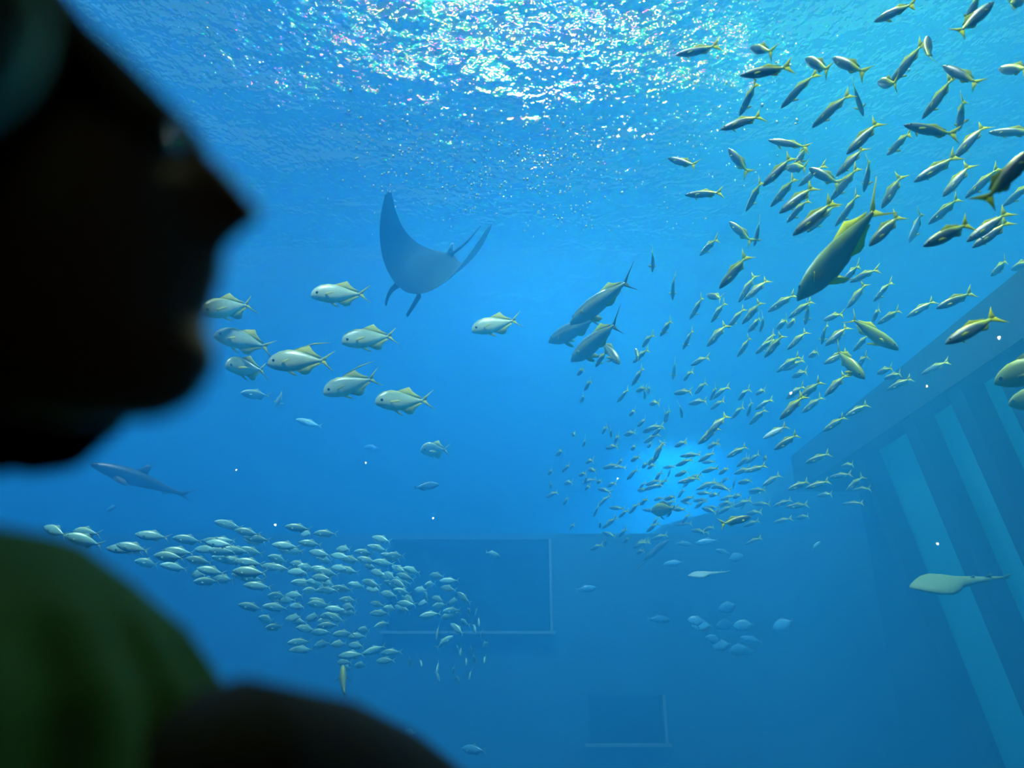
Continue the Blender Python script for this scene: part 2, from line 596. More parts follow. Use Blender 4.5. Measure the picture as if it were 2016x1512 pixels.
# ------------------------------------------------------------------ fish kit
# profile rows: (position along the body from the snout, height of back, depth of belly, half width), in body lengths
PROF = {
    'fusilier': dict(p=[(0, .0, .0, .004), (.03, .030, .028, .020), (.10, .062, .060, .040), (.20, .090, .092, .054), (.33, .105, .112, .060),
                        (.47, .100, .108, .056), (.60, .078, .085, .045), (.71, .050, .054, .030), (.79, .026, .028, .016), (.835, .020, .021, .010)],
                     tail=(.785, 1.0, .195, .91), dorsal=(.30, .72, .055, .10), anal=(.52, .72, .040, .08), pect=(.25, -.035, .13), L=.34),
    'mackerel': dict(p=[(0, .0, .0, .004), (.03, .034, .034, .020), (.10, .080, .078, .042), (.22, .128, .124, .056), (.36, .148, .144, .060),
                        (.50, .136, .134, .055), (.63, .098, .096, .042), (.74, .052, .052, .025), (.80, .024, .024, .012), (.84, .018, .018, .008)],
                     tail=(.81, .99, .145, .880), dorsal=(.34, .62, .05, .08), anal=(.52, .70, .045, .07), pect=(.26, -.02, .12), L=.28),
    'pompano': dict(p=[(0, -.045, .060, .006), (.02, .035, .095, .024), (.07, .110, .125, .042), (.16, .168, .160, .058), (.29, .198, .188, .062),
                       (.42, .182, .176, .056), (.56, .128, .122, .042), (.68, .068, .066, .026), (.77, .028, .028, .013), (.82, .018, .018, .009)],
                    tail=(.78, 1.0, .190, .865), dorsal=(.34, .76, .115, .10), anal=(.40, .76, .110, .10), pect=(.24, -.05, .20), L=.62),
    'amberjack': dict(p=[(0, -.010, .012, .006), (.03, .032, .030, .024), (.10, .070, .066, .048), (.21, .100, .106, .066), (.35, .114, .128, .072),
                         (.50, .102, .112, .064), (.63, .074, .078, .046), (.74, .042, .042, .028), (.81, .020, .020, .014), (.85, .016, .016, .012)],
                      tail=(.82, 1.0, .175, .87), dorsal=(.42, .78, .060, .07), anal=(.52, .76, .050, .06), pect=(.26, -.05, .12), L=.95),
    'batfish': dict(p=[(0, .0, .0, .006), (.04, .070, .065, .024), (.12, .160, .150, .042), (.25, .238, .228, .052), (.40, .265, .258, .054),
                       (.55, .240, .235, .048), (.68, .170, .165, .036), (.78, .085, .082, .022), (.84, .042, .040, .012), (.87, .038, .036, .009)],
                    tail=(.85, .99, .085, .95), dorsal=(.34, .78, .055, .05), anal=(.40, .78, .055, .05), pect=(.28, -.04, .14), L=.36),
    'snapper': dict(p=[(0, -.01, .02, .006), (.04, .06, .06, .03), (.12, .125, .115, .052), (.24, .180, .165, .068), (.38, .195, .178, .072),
                       (.52, .172, .155, .062), (.65, .115, .105, .045), (.75, .062, .058, .028), (.81, .042, .040, .017), (.85, .04, .038, .014)],
                    tail=(.83, .99, .125, .92), dorsal=(.26, .74, .07, .06), anal=(.56, .74, .06, .06), pect=(.28, -.04, .17), L=.5),
    'shark': dict(p=[(0, .006, .006, .01), (.03, .028, .024, .034), (.09, .052, .040, .055), (.20, .078, .062, .070), (.34, .088, .074, .074),
                     (.48, .078, .064, .062), (.60, .056, .045, .044), (.72, .036, .028, .027), (.82, .022, .018, .014), (.88, .016, .013, .009)],
                  tail=(.85, 1.02, .12, .90), dorsal=(.38, .52, .085, .0), anal=(.68, .76, .03, .0), pect=(.24, -.04, .22), L=1.5),
}
NSEG = 12


def bendy(me, k, L):
    """curve the swimming body sideways; k is the sideways throw of the tail in body lengths"""
    for v in me.vertices:
        s = 0.5 - v.co.x / L
        v.co.y += k * L * ((max(0, s - .25) / .75) ** 2 - .18 * (s < .25) * (.25 - s) / .25)


def piece(bm, k, L, name):
    bmesh.ops.recalc_face_normals(bm, faces=bm.faces[:])
    me = bpy.data.meshes.new(name)
    bm.to_mesh(me)
    bm.free()
    bendy(me, k, L)
    me.polygons.foreach_set('use_smooth', [True] * len(me.polygons))
    return me


def X(s, L):                       # snout at +L/2, tail tip at -L/2
    return (0.5 - s) * L


def fish_meshes(kind, bend, filament=0.0):
    P = PROF[kind]
    L = P['L']
    out = {}
    bm = bmesh.new()
    rings = []
    for s, up, dn, hw in P['p']:
        r = []
        for i in range(NSEG):
            a = 2 * math.pi * i / NSEG
            c, sn = math.cos(a), math.sin(a)
            z = sn * (up if sn > 0 else dn) if (up > 0 or sn < 0) else sn * .004 + up
            if s == 0: z = (up + -dn) / 2 + sn * .006
            r.append((X(s, L), c * abs(c) ** .15 * hw * L, z * L))
        rings.append(r)
    loft(bm, rings)
    out['body'] = piece(bm, bend, L, kind + '_body')
    t0, t1, h, notch = P['tail']
    bm = bmesh.new()
    lo = 1.0 if kind != 'shark' else .55
    pts = [(X(t0, L), .018 * L), (X(t0 + (t1 - t0) * .45, L), h * .5 * L), (X(t1, L), h * L), (X(t1 - .02, L), h * .86 * L), (X(t1 - (t1 - notch) * .75, L), h * .4 * L),
           (X(notch, L), 0), (X(t1 - (t1 - notch) * .75, L), -h * .4 * L * lo), (X(t1 - .02, L), -h * .86 * L * lo), (X(t1, L), -h * L * lo),
           (X(t0 + (t1 - t0) * .45, L), -h * .5 * L * lo), (X(t0, L), -.018 * L)]
    # forked fin as two lobes that share the root
    for lobe in (pts[:6] + [pts[10]], [pts[0]] + pts[5:]):
        slab(bm, lobe, .006 * L)
    out['tail_fin'] = piece(bm, bend, L, kind + '_tail')
    zb_ = lambda s, q: L * max(.004, [a[q] + (b_[q] - a[q]) * (s - a[0]) / (b_[0] - a[0]) for a, b_ in zip(P['p'], P['p'][1:]) if a[0] <= s <= b_[0]][0])
    a0, a1, dh, sweep = P['dorsal']
    bm = bmesh.new()
    n = 5
    if kind == 'shark':
        pts = [(X(a0, L), zb_(a0, 1) * .8), (X(a0 + .09, L), zb_(a0, 1) + dh * L), (X(a0 + .13, L), zb_(a0, 1) + dh * .85 * L), (X(a1 - .02, L), zb_(a1, 1) * .9)]
    else:
        pts = [(X(a0 + (a1 - a0) * k / n, L), zb_(a0 + (a1 - a0) * k / n, 1) * .85) for k in range(n + 1)]
        f = [.35, 1.0, .55, .34, .26]
        pts += [(X(min(.9, a0 + (a1 - a0) * k / n + sweep * (.3 + f[k - 1] * .7)), L), zb_(a0 + (a1 - a0) * k / n, 1) + dh * f[k - 1] * L) for k in range(n, 0, -1)]
    slab(bm, pts, .005 * L)
    if filament:
        slab(bm, [(X(.38, L), .20 * L), (X(.38 + filament * .55, L), .31 * L), (X(.38 + filament, L), .33 * L), (X(.38 + filament * .5, L), .295 * L), (X(.42, L), .19 * L)], .003 * L)
    out['dorsal_fin'] = piece(bm, bend, L, kind + '_dorsal')
    a0, a1, dh, sweep = P['anal']
    bm = bmesh.new()
    pts = [(X(a0 + (a1 - a0) * k / n, L), -zb_(a0 + (a1 - a0) * k / n, 2) * .85) for k in range(n + 1)]
    f = [.9, .95, .5, .32, .25]
    pts += [(X(min(.9, a0 + (a1 - a0) * k / n + sweep * (.3 + f[k - 1] * .7)), L), -zb_(a0 + (a1 - a0) * k / n, 2) - dh * f[k - 1] * L) for k in range(n, 0, -1)]
    slab(bm, pts, .005 * L)
    out['anal_fin'] = piece(bm, bend, L, kind + '_anal')
    s0, z0, ln = P['pect']
    for side in (-1, 1):
        bm = bmesh.new()
        w = zb_(s0, 3) * .9
        slab(bm, [(0, .02 * L), (-ln * .6 * L, .012 * L), (-ln * L, -.035 * L), (-ln * .75 * L, -.05 * L), (0, -.028 * L)], .004 * L)
        rot = Matrix.Translation((X(s0, L), side * w, z0 * L)) @ Matrix.Rotation(-side * R(38), 4, 'Z') @ Matrix.Rotation(side * R(25), 4, 'X')
        bm.transform(rot)
        out['pectoral_fin' + ('' if side < 0 else '+')] = piece(bm, bend, L, kind + '_pectoral')
    if kind in ('pompano', 'amberjack', 'snapper'):
        bm = bmesh.new()
        slab(bm, [(X(.28, L), -.15 * L), (X(.36, L), -.16 * L), (X(.46, L), -.26 * L), (X(.43, L), -.265 * L), (X(.35, L), -.22 * L)], .004 * L)
        if kind == 'amberjack':
            bm.transform(Matrix.Translation((0, 0, .045 * L)))
        out['pelvic_fin'] = piece(bm, bend, L, kind + '_pelvic')
    er = {'pompano': .028, 'snapper': .03, 'batfish': .026, 'shark': .008}.get(kind, .018) * L
    es = {'shark': .06}.get(kind, .105)
    for side in (-1, 1):
        bm = bmesh.new()
        mtx = Matrix.Translation((X(es, L), side * zb_(es, 3) * .86, (.02 if kind != 'pompano' else -.01) * L)) @ Matrix.Diagonal((1, .45, 1, 1))
        bmesh.ops.create_icosphere(bm, subdivisions=2, radius=er, matrix=mtx)
        out['eye' + ('' if side < 0 else '+')] = piece(bm, bend, L, kind + '_eye')
    return out


M['fus_body'] = fish_mat('blue_grey_fish_coat', [(0.0, (0.260, 0.300, 0.275)), (.35, (0.099, 0.150, 0.165)), (.70, (0.062, 0.114, 0.130)), (.90, (0.186, 0.228, 0.060)), (1.0, (0.310, 0.348, 0.050))], rear=(.70, .82, .03))
M['yellow'] = fin_mat('yellow_fin', (.95, 1.0, .02))
M['yellow2'] = fin_mat('olive_yellow_fin', (.55, .62, .05))
M['mac_body'] = fish_mat('silver_teal_fish_coat', [(0.0, (.62, 1.0, .95)), (.4, (.45, .90, .84)), (.75, (.30, .68, .62)), (1.0, (.60, .85, .55))], rough=.3, spec=.8)
M['mac_fin'] = fin_mat('grey_teal_fin', (.50, .85, .78))
M['pom_body'] = fish_mat('silver_yellow_fish_coat', [(0.0, (.95, 1.0, .25)), (.3, (.90, 1.0, .50)), (.6, (.70, .88, .52)), (.85, (.40, .58, .36)), (1.0, (.75, .85, .22))], rough=.3, spec=.7)
M['pom_fin'] = fin_mat('pale_yellow_fin', (.95, 1.0, .22))
M['amb_body'] = fish_mat('silver_jack_coat', [(0.0, (0.372, 0.420, 0.350)), (.40, (0.252, 0.312, 0.260)), (.62, (0.372, 0.408, 0.150)), (.74, (0.108, 0.168, 0.150)), (1.0, (0.180, 0.252, 0.150))], rough=.3, spec=.7)
M['amb_fin'] = fin_mat('dark_olive_fin', (.14, .19, .06))
M['green_body'] = fish_mat('yellow_green_jack_coat', [(0.0, (0.280, 0.350, 0.210)), (.45, (0.154, 0.231, 0.110)), (.68, (0.294, 0.385, 0.050)), (1.0, (0.434, 0.546, 0.080))], rough=.35)
M['bat_body'] = fish_mat('pale_blue_fish_coat', [(0.0, (.20, .62, .90)), (.5, (.16, .55, .85)), (1.0, (.12, .42, .65))])
M['bat_fin'] = fin_mat('pale_blue_fin', (.22, .42, .62))
M['olive_body'] = fish_mat('olive_fish_coat', [(0.0, (0.240, 0.288, 0.096)), (.5, (0.208, 0.272, 0.060)), (1.0, (0.320, 0.400, 0.072))])
M['olive_fin'] = fin_mat('olive_fin', (.22, .28, .08))
M['grey_body'] = fish_mat('dark_grey_fish_coat', [(0.0, (0.080, 0.090, 0.085)), (.5, (0.025, 0.035, 0.035)), (1.0, (0.030, 0.045, 0.040))])
M['grey_fin'] = principled('dark_grey_fin', (.05, .065, .06), .6)
M['pale_body'] = fish_mat('pale_blue_white_coat', [(0.0, (0.600, 0.680, 0.720)), (.5, (0.440, 0.544, 0.624)), (1.0, (0.360, 0.464, 0.528))])
M['eye'] = principled('fish_eye', (.01, .012, .015), .1, spec=.8)

COAT = {  # look: (profile, body, fins, tail)
    'fusilier': ('fusilier', 'fus_body', 'yellow2', 'yellow'), 'palefus': ('fusilier', 'pale_body', 'yellow2', 'yellow2'),
    'mackerel': ('mackerel', 'mac_body', 'mac_fin', 'mac_fin'), 'pompano': ('pompano', 'pom_body', 'pom_fin', 'pom_fin'),
    'jack': ('amberjack', 'amb_body', 'yellow2', 'amb_fin'), 'amberjack': ('amberjack', 'green_body', 'yellow', 'yellow'),
    'batfish': ('batfish', 'bat_body', 'bat_fin', 'bat_fin'), 'olive': ('snapper', 'olive_body', 'olive_fin', 'olive_fin'),
    'shark': ('shark', 'grey_body', 'grey_fin', 'grey_fin'), 'blue': ('mackerel', 'bat_body', 'bat_fin', 'bat_fin'),
}
BENDS = (-.16, -.09, -.03, .03, .09, .16)
_cache = {}


def kit(look, bi, fil=0):
    key = (look, bi, fil)
    if key not in _cache:
        prof, b, f, tl = COAT[look]
        ms = fish_meshes(prof, BENDS[bi], fil)
        for k, me in ms.items():
            me.materials.append(M[b if k == 'body' else 'eye' if k[:3] == 'eye' else tl if k == 'tail_fin' else f])
        _cache[key] = ms
    return _cache[key]


SEGS = []


def gap(a, b, c, d):
    """rough clearance between two bodies, sampled along both"""
    if (a + b - c - d).length > ((a - b).length + (c - d).length) * 1.2: return 9
    return min((a.lerp(b, i) - c.lerp(d, j)).length for i in (.05, .22, .4, .58, .76, .95) for j in (.05, .22, .4, .58, .76, .95))


FISH = []                          # every fish with where it shows, for the labels


def fish(look, hx, hy, tx, ty, d, away=1, L=None, level='near', name=None, roll=None, fil=0, bend=None, maxd=.92, **info):
    """a fish whose snout and tail show at two pixels, about d metres off; what is missing of its length points in depth"""
    prof = COAT[look][0]
    L0 = PROF[prof]['L']
    L = L or L0 * random.uniform(.93, 1.07)
    l = math.hypot(hx - tx, hy - ty) * d / FPX
    if l > L:
        d *= L / l
        l = L
    dz = min(math.sqrt(max(0, L * L - l * l)), maxd * L)
    if dz * dz + l * l < L * L * .999:      # seen nearly end on: stay within the allowed turn
        L2 = math.sqrt(dz * dz + l * l)
    else:
        L2 = L
    d0 = d
    for off in (0, .25, -.25, .5, -.5, .8, -.7, 1.1, -.9, 1.5, -1.2, 1.9, 2.4, 2.9, 3.4):     # keep clear of the fish placed before
        k = (d0 + off) / d0
        d = d0 + off
        H = at(hx, hy, d + away * dz * k / 2)
        T = at(tx, ty, d - away * dz * k / 2)
        if all(gap(H, T, a, b) > w * (L * k) + v for a, b, v in SEGS for w in (PROF[prof]['p'][4][1] * 1.0,)):
            break
    L2 *= k
    SEGS.append((H, T, PROF[prof]['p'][4][1] * 1.0 * L2))
    f = (H - T).normalized()
    up = Vector((0, 0, 1))
    up = up - f * up.dot(f)
    if up.length < .35:
        up = up + C_U * .3 + Vector((-.5, 0, 0))
        up = up - f * up.dot(f)
    up.normalize()
    up = Quaternion(f, random.uniform(-.22, .22) if roll is None else roll) @ up
    side = up.cross(f)
    mat = Matrix((f, side, up)).transposed().to_4x4()
    mat.translation = (H + T) / 2
    mat = mat @ Matrix.Diagonal((L2 / L0, L2 / L0, L2 / L0, 1))
    bi = random.randrange(6) if bend is None else bend
    ms = kit(look, bi, fil)
    e = empty(name or 'fish')
    e.matrix_world = mat
    keys = {'far': ('body', 'tail_fin', 'dorsal_fin'), 'mid': ('body', 'tail_fin', 'dorsal_fin', 'anal_fin', 'pectoral_fin', 'pectoral_fin+'), 'near': tuple(ms)}[level]
    for k in keys:
        if k not in ms: continue
        o = bpy.data.objects.new(k.rstrip('+'), ms[k])
        col.objects.link(o)
        if k == 'body': bod = o
        o.parent = bod if k[:3] == 'eye' else e
    FISH.append(dict(o=e, look=look, x=(hx + tx) / 2, y=(hy + ty) / 2, dx=hx - tx, dy=hy - ty, px=math.hypot(hx - tx, hy - ty), **info))
    return e


def tile(ox, oy, s, rows):
    for r in rows:
        yield (ox + r[0] * s, oy + r[1] * s, ox + r[2] * s, oy + r[3] * s) + tuple(r[4:])

# ------------------------------------------------------------------ the yellow-tailed school on the right
def school_depth(x, y):
    return max(4.6, min(15.0, 4.7 + 7.0 * (max(0, y) / 1000.0) ** 1.6 + max(0.0, (1650 - x)) / 1000 * 2.2))


S1 = list(tile(1300, 0, .17857, [
    (170, 600, 660, 530), (1000, 530, 1200, 560), (880, 830, 1460, 750), (1590, 640, 1890, 790), (890, 1240, 1060, 920),
    (660, 1440, 1150, 1240), (1380, 1150, 1660, 800), (1720, 1370, 2060, 1030)]))
S1 += list(tile(1280, 0, .36508, [
    (1235, 105, 1410, 20), (1705, 100, 1800, -40), (1855, 5, 1640, 205), (2040, -12, 1885, 48), (1510, 165, 1470, 375), (1305, 440, 1470, 240),
    (1228, 445, 1330, 452), (1585, 358, 1775, 452), (1480, 620, 1640, 435), (1665, 700, 1685, 530), (1885, 370, 2060, 378), (1862, 716, 2060, 700),
    (1150, 622, 1085, 440), (988, 316, 1150, 385), (1370, 672, 1660, 740), (1290, 825, 1395, 715), (1060, 832, 1240, 650), (1650, 850, 1800, 660),
    (1425, 978, 1655, 850), (1008, 948, 1155, 788), (1578, 1062, 1735, 880), (1150, 1022, 1206, 860), (645, 758, 860, 792), (420, 800, 530, 935),
    (96, 850, 262, 905), (188, 1052, 398, 1040), (608, 1002, 772, 845), (522, 1128, 602, 980), (785, 885, 848, 795), (735, 905, 850, 902),
    (862, 910, 1020, 992), (815, 995, 920, 885), (697, 1152, 895, 992), (660, 1102, 785, 965), (748, 1190, 840, 1075), (770, 1268, 1000, 1085),
    (858, 1242, 1000, 1104), (1008, 1202, 1135, 1060), (985, 1065, 1118, 908), (1248, 1125, 1362, 935), (1180, 1330, 1360, 1140),
    (1520, 1192, 1660, 1078), (1470, 1332, 1750, 1185), (1708, 1302, 1940, 1145), (1738, 1335, 1940, 1195), (1925, 1095, 2050, 990),
    (428, 1198, 548, 1302), (562, 1320, 595, 1190), (275, 1372, 352, 1285), (2060, 800, 1780, 1115), (1525, 905, 1720, 1120, 'skip')]))
S1 = [r for r in S1 if len(r) == 4]
S1 += list(tile(1656, 260, .17857, [(1410, 690, 1730, 420)]))
S1 += list(tile(1280, 400, .36508, [
    (10, 368, 22, 248), (125, 522, 114, 378), (373, 458, 535, 282)]))
S1 += list(tile(1220, 510, .1488, [
    (1580, 572, 1795, 190), (1650, 548, 1975, 250), (930, 782, 1120, 500), (1218, 832, 1375, 565), (1150, 470, 1390, 540), (538, 1012, 692, 800),
    (308, 1162, 412, 990), (186, 1368, 362, 1180), (202, 1185, 262, 1320), (842, 1192, 962, 925), (1155, 1165, 1425, 830), (1440, 905, 1645, 645),
    (1618, 862, 1885, 560), (1695, 955, 1900, 775), (1850, 960, 1945, 735), (1555, 1285, 1755, 1040), (1815, 1245, 2020, 1045), (955, 1405, 1145, 1285),
    (700, 1600, 742, 1330), (860, 1610, 930, 1465)]))
S1 += list(tile(1500, 510, .1488, [
    (105, 685, 425, 460), (370, 765, 665, 555), (565, 868, 648, 560), (1075, 305, 1275, 75), (1205, 292, 1490, 128), (1125, 645, 1390, 335),
    (1498, 545, 1690, 295), (835, 805, 1045, 718), (1555, 842, 1825, 680), (1465, 825, 1550, 645), (800, 1135, 815, 840), (195, 925, 345, 795),
    (330, 905, 475, 785), (-30, 1205, 185, 985), (35, 1305, 285, 995), (345, 1195, 595, 940), (835, 1155, 1155, 860), (938, 1105, 1110, 985),
    (615, 1295, 785, 1218), (815, 1395, 1165, 1195), (215, 1485, 485, 1280), (298, 1465, 565, 1340), (1290, 1405, 1350, 1285), (1215, 1205, 1425, 1005),
    (1535, 1515, 1715, 1438)]))
S1 += list(tile(1716, 510, .1488, [
    (478, 765, 835, 548), (858, 655, 1345, 438), (970, 1130, 1710, 715), (690, 1512, 985, 1348), (1870, 135, 2080, 30), (1590, 205, 1825, 15)]))
S1 += list(tile(1280, 400, .36508, [
    (1268, 945, 1362, 918), (1285, 1005, 1405, 942), (768, 938, 842, 905), (940, 1042, 1062, 918), (698, 1168, 838, 1030), (788, 1068, 925, 958), (818, 1132, 932, 1040),
    (738, 1052, 832, 985), (932, 1232, 1052, 1150), (1052, 1152, 1178, 1080), (668, 1332, 802, 1240), (478, 1062, 522, 998), (572, 1032, 612, 1003),
    (538, 1192, 622, 1108), (572, 1112, 652, 1052), (522, 1152, 552, 1062), (438, 1162, 502, 1092), (322, 1062, 366, 988), (340, 1055, 412, 982),
    (328, 1112, 392, 1058), (258, 1302, 372, 1198), (308, 1252, 416, 1128), (243, 1028, 302, 963), (132, 1026, 222, 1014), (212, 1082, 302, 1064),
    (168, 1162, 172, 1073), (88, 1182, 96, 1108), (12, 1252, 72, 1203), (28, 1362, 72, 1288), (138, 1312, 192, 1284), (312, 1322, 362, 1288)]))
S1 += list(tile(1040, 700, .35714, [
    (268, 108, 317, 68), (308, 192, 352, 133), (283, 262, 322, 213), (570, 167, 638, 62), (488, 257, 562, 183), (596, 197, 648, 178), (638, 242, 652, 178),
    (660, 212, 667, 168), (672, 268, 707, 256), (558, 332, 587, 298), (748, 372, 772, 298), (598, 388, 662, 353), (630, 422, 722, 393), (640, 412, 745, 383),
    (638, 482, 722, 428), (653, 502, 692, 483), (690, 592, 742, 468), (528, 438, 592, 423), (563, 518, 602, 498), (568, 582, 602, 558), (808, 502, 862, 473),
    (993, 504, 1042, 483), (838, 557, 952, 538), (818, 608, 902, 568), (938, 584, 1032, 533), (1092, 563, 1208, 497), (1148, 613, 1222, 558), (1198, 592, 1284, 543),
    (1288, 572, 1334, 562), (1528, 593, 1665, 538), (1290, 722, 1395, 648), (808, 663, 892, 638), (823, 703, 952, 668), (868, 693, 964, 653), (958, 642, 1052, 618),
    (1048, 652, 1118, 620), (1138, 653, 1222, 618), (1188, 643, 1314, 608), (928, 743, 1034, 683), (1008, 732, 1084, 703), (1030, 718, 1114, 742), (638, 743, 738, 703),
    (648, 713, 734, 688), (1158, 703, 1244, 688), (1218, 747, 1314, 738), (1428, 743, 1554, 688), (1528, 732, 1660, 693), (1668, 672, 1774, 648), (1752, 748, 1850, 663),
    (1796, 742, 1884, 733), (1728, 612, 1794, 598), (1598, 773, 1678, 763), (1738, 818, 1844, 813), (1352, 833, 1454, 793), (1418, 838, 1550, 818), (1352, 923, 1454, 893),
    (1478, 897, 1554, 883), (998, 773, 1048, 763), (1128, 783, 1174, 768), (1138, 833, 1224, 793), (1058, 833, 1114, 798), (1048, 873, 1130, 823), (748, 793, 824, 778),
    (848, 803, 914, 778), (1188, 943, 1274, 908), (1208, 873, 1274, 858), (653, 973, 714, 918), (498, 1003, 544, 948), (408, 953, 494, 888), (498, 893, 554, 848),
    (558, 873, 604, 808), (618, 823, 654, 788), (393, 953, 402, 908), (358, 893, 394, 818), (238, 433, 274, 438), (298, 503, 324, 458), (230, 962, 242, 925),
    (106, 655, 144, 630), (196, 705, 244, 698), (183, 643, 238, 598), (98, 783, 164, 748), (188, 823, 234, 778), (148, 553, 204, 518), (118, 733, 138, 698),
    (408, 433, 428, 388), (458, 453, 456, 398), (428, 512, 494, 498), (478, 483, 492, 438), (628, 618, 654, 593), (656, 603, 704, 558), (658, 623, 694, 598),
    (498, 593, 524, 573), (318, 593, 354, 573), (412, 623, 494, 598), (543, 685, 604, 622), (308, 703, 334, 658), (316, 743, 328, 713), (376, 705, 408, 688),
    (328, 628, 374, 636), (438, 723, 474, 698), (278, 663, 324, 648), (343, 1073, 404, 1038), (424, 1053, 432, 1008), (578, 1063, 644, 1018), (598, 1093, 634, 1072),
    (678, 1013, 774, 988), (898, 965, 974, 970), (1198, 1043, 1284, 998)]))
n0 = 0
rs = random.Random(11)
NUDGE = {183: .7, 151: .5, 39: .6, 20: .6, 238: -.5, 240: .6, 241: .8, 242: .6, 243: 1.1}      # keep close neighbours clear of each other
for i_, r in enumerate(S1):
    px = math.hypot(r[0] - r[2], r[1] - r[3])
    d = school_depth((r[0] + r[2]) / 2, (r[1] + r[3]) / 2) + NUDGE.get(i_, 0)
    fish('fusilier', *r, d, away=1, level='near' if px > 62 else 'mid' if px > 38 else 'far', name='yellowtail_fish', set='yellow')
    n0 += 1
# dim fish deeper inside the swirl around the glow, where the photograph shows only specks of tail and flank
while n0 < 300:
    x = rs.gauss(1330, 95)
    y = rs.gauss(985, 42)
    if not (1150 < x < 1500 and 905 < y < 1075): continue
    a = rs.gauss(2.75, .45)
    l = rs.uniform(20, 34)
    fish('fusilier', x + math.cos(a) * l / 2, y + math.sin(a) * l / 2, x - math.cos(a) * l / 2, y - math.sin(a) * l / 2, rs.uniform(12.5, 15.5), level='far', name='yellowtail_fish', set='yellow')
    n0 += 1
for r in tile(1280, 400, .36508, [(608, 1272, 744, 1190), (1398, 200, 1482, 52)]):
    fish('palefus', *r, school_depth(r[0], r[1]), name='pale_fish', set='single',
         label='pale whitish fish among the yellow-tailed school %s' % ('above the bright glow' if r[0] < 1700 else 'right of the big green amberjack'))
# big blue yellow-tail swimming the other way, low in the school
fish('fusilier', 1040 + 1232 * .35714, 700 + 888 * .35714, 1040 + 1048 * .35714, 700 + 934 * .35714, 7.5, name='yellowtail_fish', set='single',
     label='blue yellow-tailed fish facing right, against the flow, below the bright glow')
for (hx, hy, tx, ty, lb) in ((1764, 685, 1672, 626, 'green-backed yellow-finned fish diving right above the dark slanting beam, upper of two'),
                             (1700, 742, 1643, 688, 'green-backed yellow-finned fish diving right above the dark slanting beam, lower of two')):
    fish('amberjack', hx, hy, tx, ty, 6.5, away=-1, L=.52, name='amberjack', set='single', label=lb)
fish('amberjack', 1583, 573, 1736, 405, 5.0, away=1, L=.98, name='amberjack', set='single', bend=3, label='big yellow-green amberjack diving left through the yellow-tailed school')
for (hx, hy, tx, ty, d, lb) in ((1975, 748, 2100, 702, 5.2, 'deep-bodied olive fish cut off by the right edge above the gallery'),
                                (2003, 792, 2110, 770, 5.6, 'small olive fish cut off by the right edge beside the gallery'),
                                (1283, 1006, 1334, 1000, 9.5, 'olive deep-bodied fish facing left under the bright glow')):
    fish('olive', hx, hy, tx, ty, d, name='snapper', set='single', label=lb)

# ------------------------------------------------------------------ big jacks, pompanos
for (hx, hy, tx, ty, d, lb) in ((1128, 634, 1243, 545, 7.6, 'silver jack with dark forked tail, uppermost of the three big jacks'),
                                (1083, 672, 1180, 622, 9.3, 'pale silver jack farthest left, partly behind the uppermost big jack'),
                                (1128, 708, 1218, 630, 7.9, 'silver jack with dark forked tail, lowest of the three big jacks')):
    fish('jack', hx, hy, tx, ty, d, away=1, L=1.0, name='silver_jack', set='single', bend=2, label=lb)
fish('jack', 1218, 716, 1190, 672, 8.2, away=-1, L=.5, name='silver_jack', set='single', label='small silver jack nosing down right beneath the three big jacks')
fish('fusilier', 1174, 722, 1190, 690, 8.4, name='yellowtail_fish', set='single', label='dark yellow-tailed fish nosing down just beneath the big silver jacks')
POM = [(590, 655, 928, 668, 0, 'silvery yellow pompano nearest below the manta, uppermost of the pompanos'),
       (770, 940, 1098, 900, 0, 'silvery pompano in mid water right of the largest yellow pompano'),
       (325, 1065, 715, 1045, .55, 'largest silvery yellow pompano with a long trailing back fin'),
       (660, 1240, 988, 1160, .6, 'silvery pompano with long trailing back fin, below the middle one'),
       (975, 1290, 1287, 1312, 0, 'silvery pompano lowest and farthest right in the left group'),
       (1535, 870, 1838, 815, 0, 'lone silvery pompano under the manta, left of the big jacks'),
       (20, 900, 352, 975, 0, 'silvery pompano half hidden behind the visitor, above a slim one'),
       (90, 1085, 318, 1112, 0, 'slim silvery pompano turned away, left of the largest pompano'),
       (-50, 760, 235, 715, 0, 'silvery pompano mostly hidden behind the visitor, only its tail showing')]
for r in tile(420, 360, .33065, POM):
    fish('pompano', *r[:4], 8.6 if r[5].startswith('lone') else 7.6, away=-1, L=.60, name='pompano', set='single', fil=r[4], label=r[5],
         bend=1 if 'largest' in r[5] else None, roll=.1, maxd=.6)
fish('pompano', 830, 884, 884, 886, 11.5, away=-1, L=.56, name='pompano', set='single', label='small bluish pompano alone in the dark middle water')
fish('pompano', 539, 798, 566, 772, 13.0, away=1, L=.5, name='pompano', set='single', label='faint bluish deep-bodied fish below the pompanos')
fish('mackerel', 478, 774, 530, 780, 9.5, away=-1, L=.42, name='mackerel', set='single', label='thin pale fish seen end on below the slim pompano')
fish('mackerel', 585, 826, 632, 842, 13.0, away=-1, L=.5, name='mackerel', set='single', label='faint slim fish in dark water below the lowest pompano')
fish('blue', 864, 954, 812, 961, 9.5, L=.36, name='fusilier', set='single', label='single blue fish facing right in the dark middle water')
fish('blue', 205, 1008, 238, 993, 11.0, L=.3, name='fusilier', set='single', label='small pale fish under the shark-like grey fish')
fish('mackerel', 985, 1095, 953, 1086, 11.0, L=.3, name='mackerel', set='single', label='lone silvery fish facing right in front of the wide sunken panel')
fish('blue', 795, 1441, 820, 1443, 10.0, L=.3, name='fusilier', set='single', label='tiny pale fish near the bottom edge beside the black sleeve')
fish('blue', 908, 1474, 958, 1479, 8.5, L=.36, name='fusilier', set='single', label='thin blue fish at the bottom edge of the view')
fish('blue', 715, 880, 748, 882, 15.0, L=.4, name='fusilier', set='single', label='very faint blue fish left of the small bluish pompano')

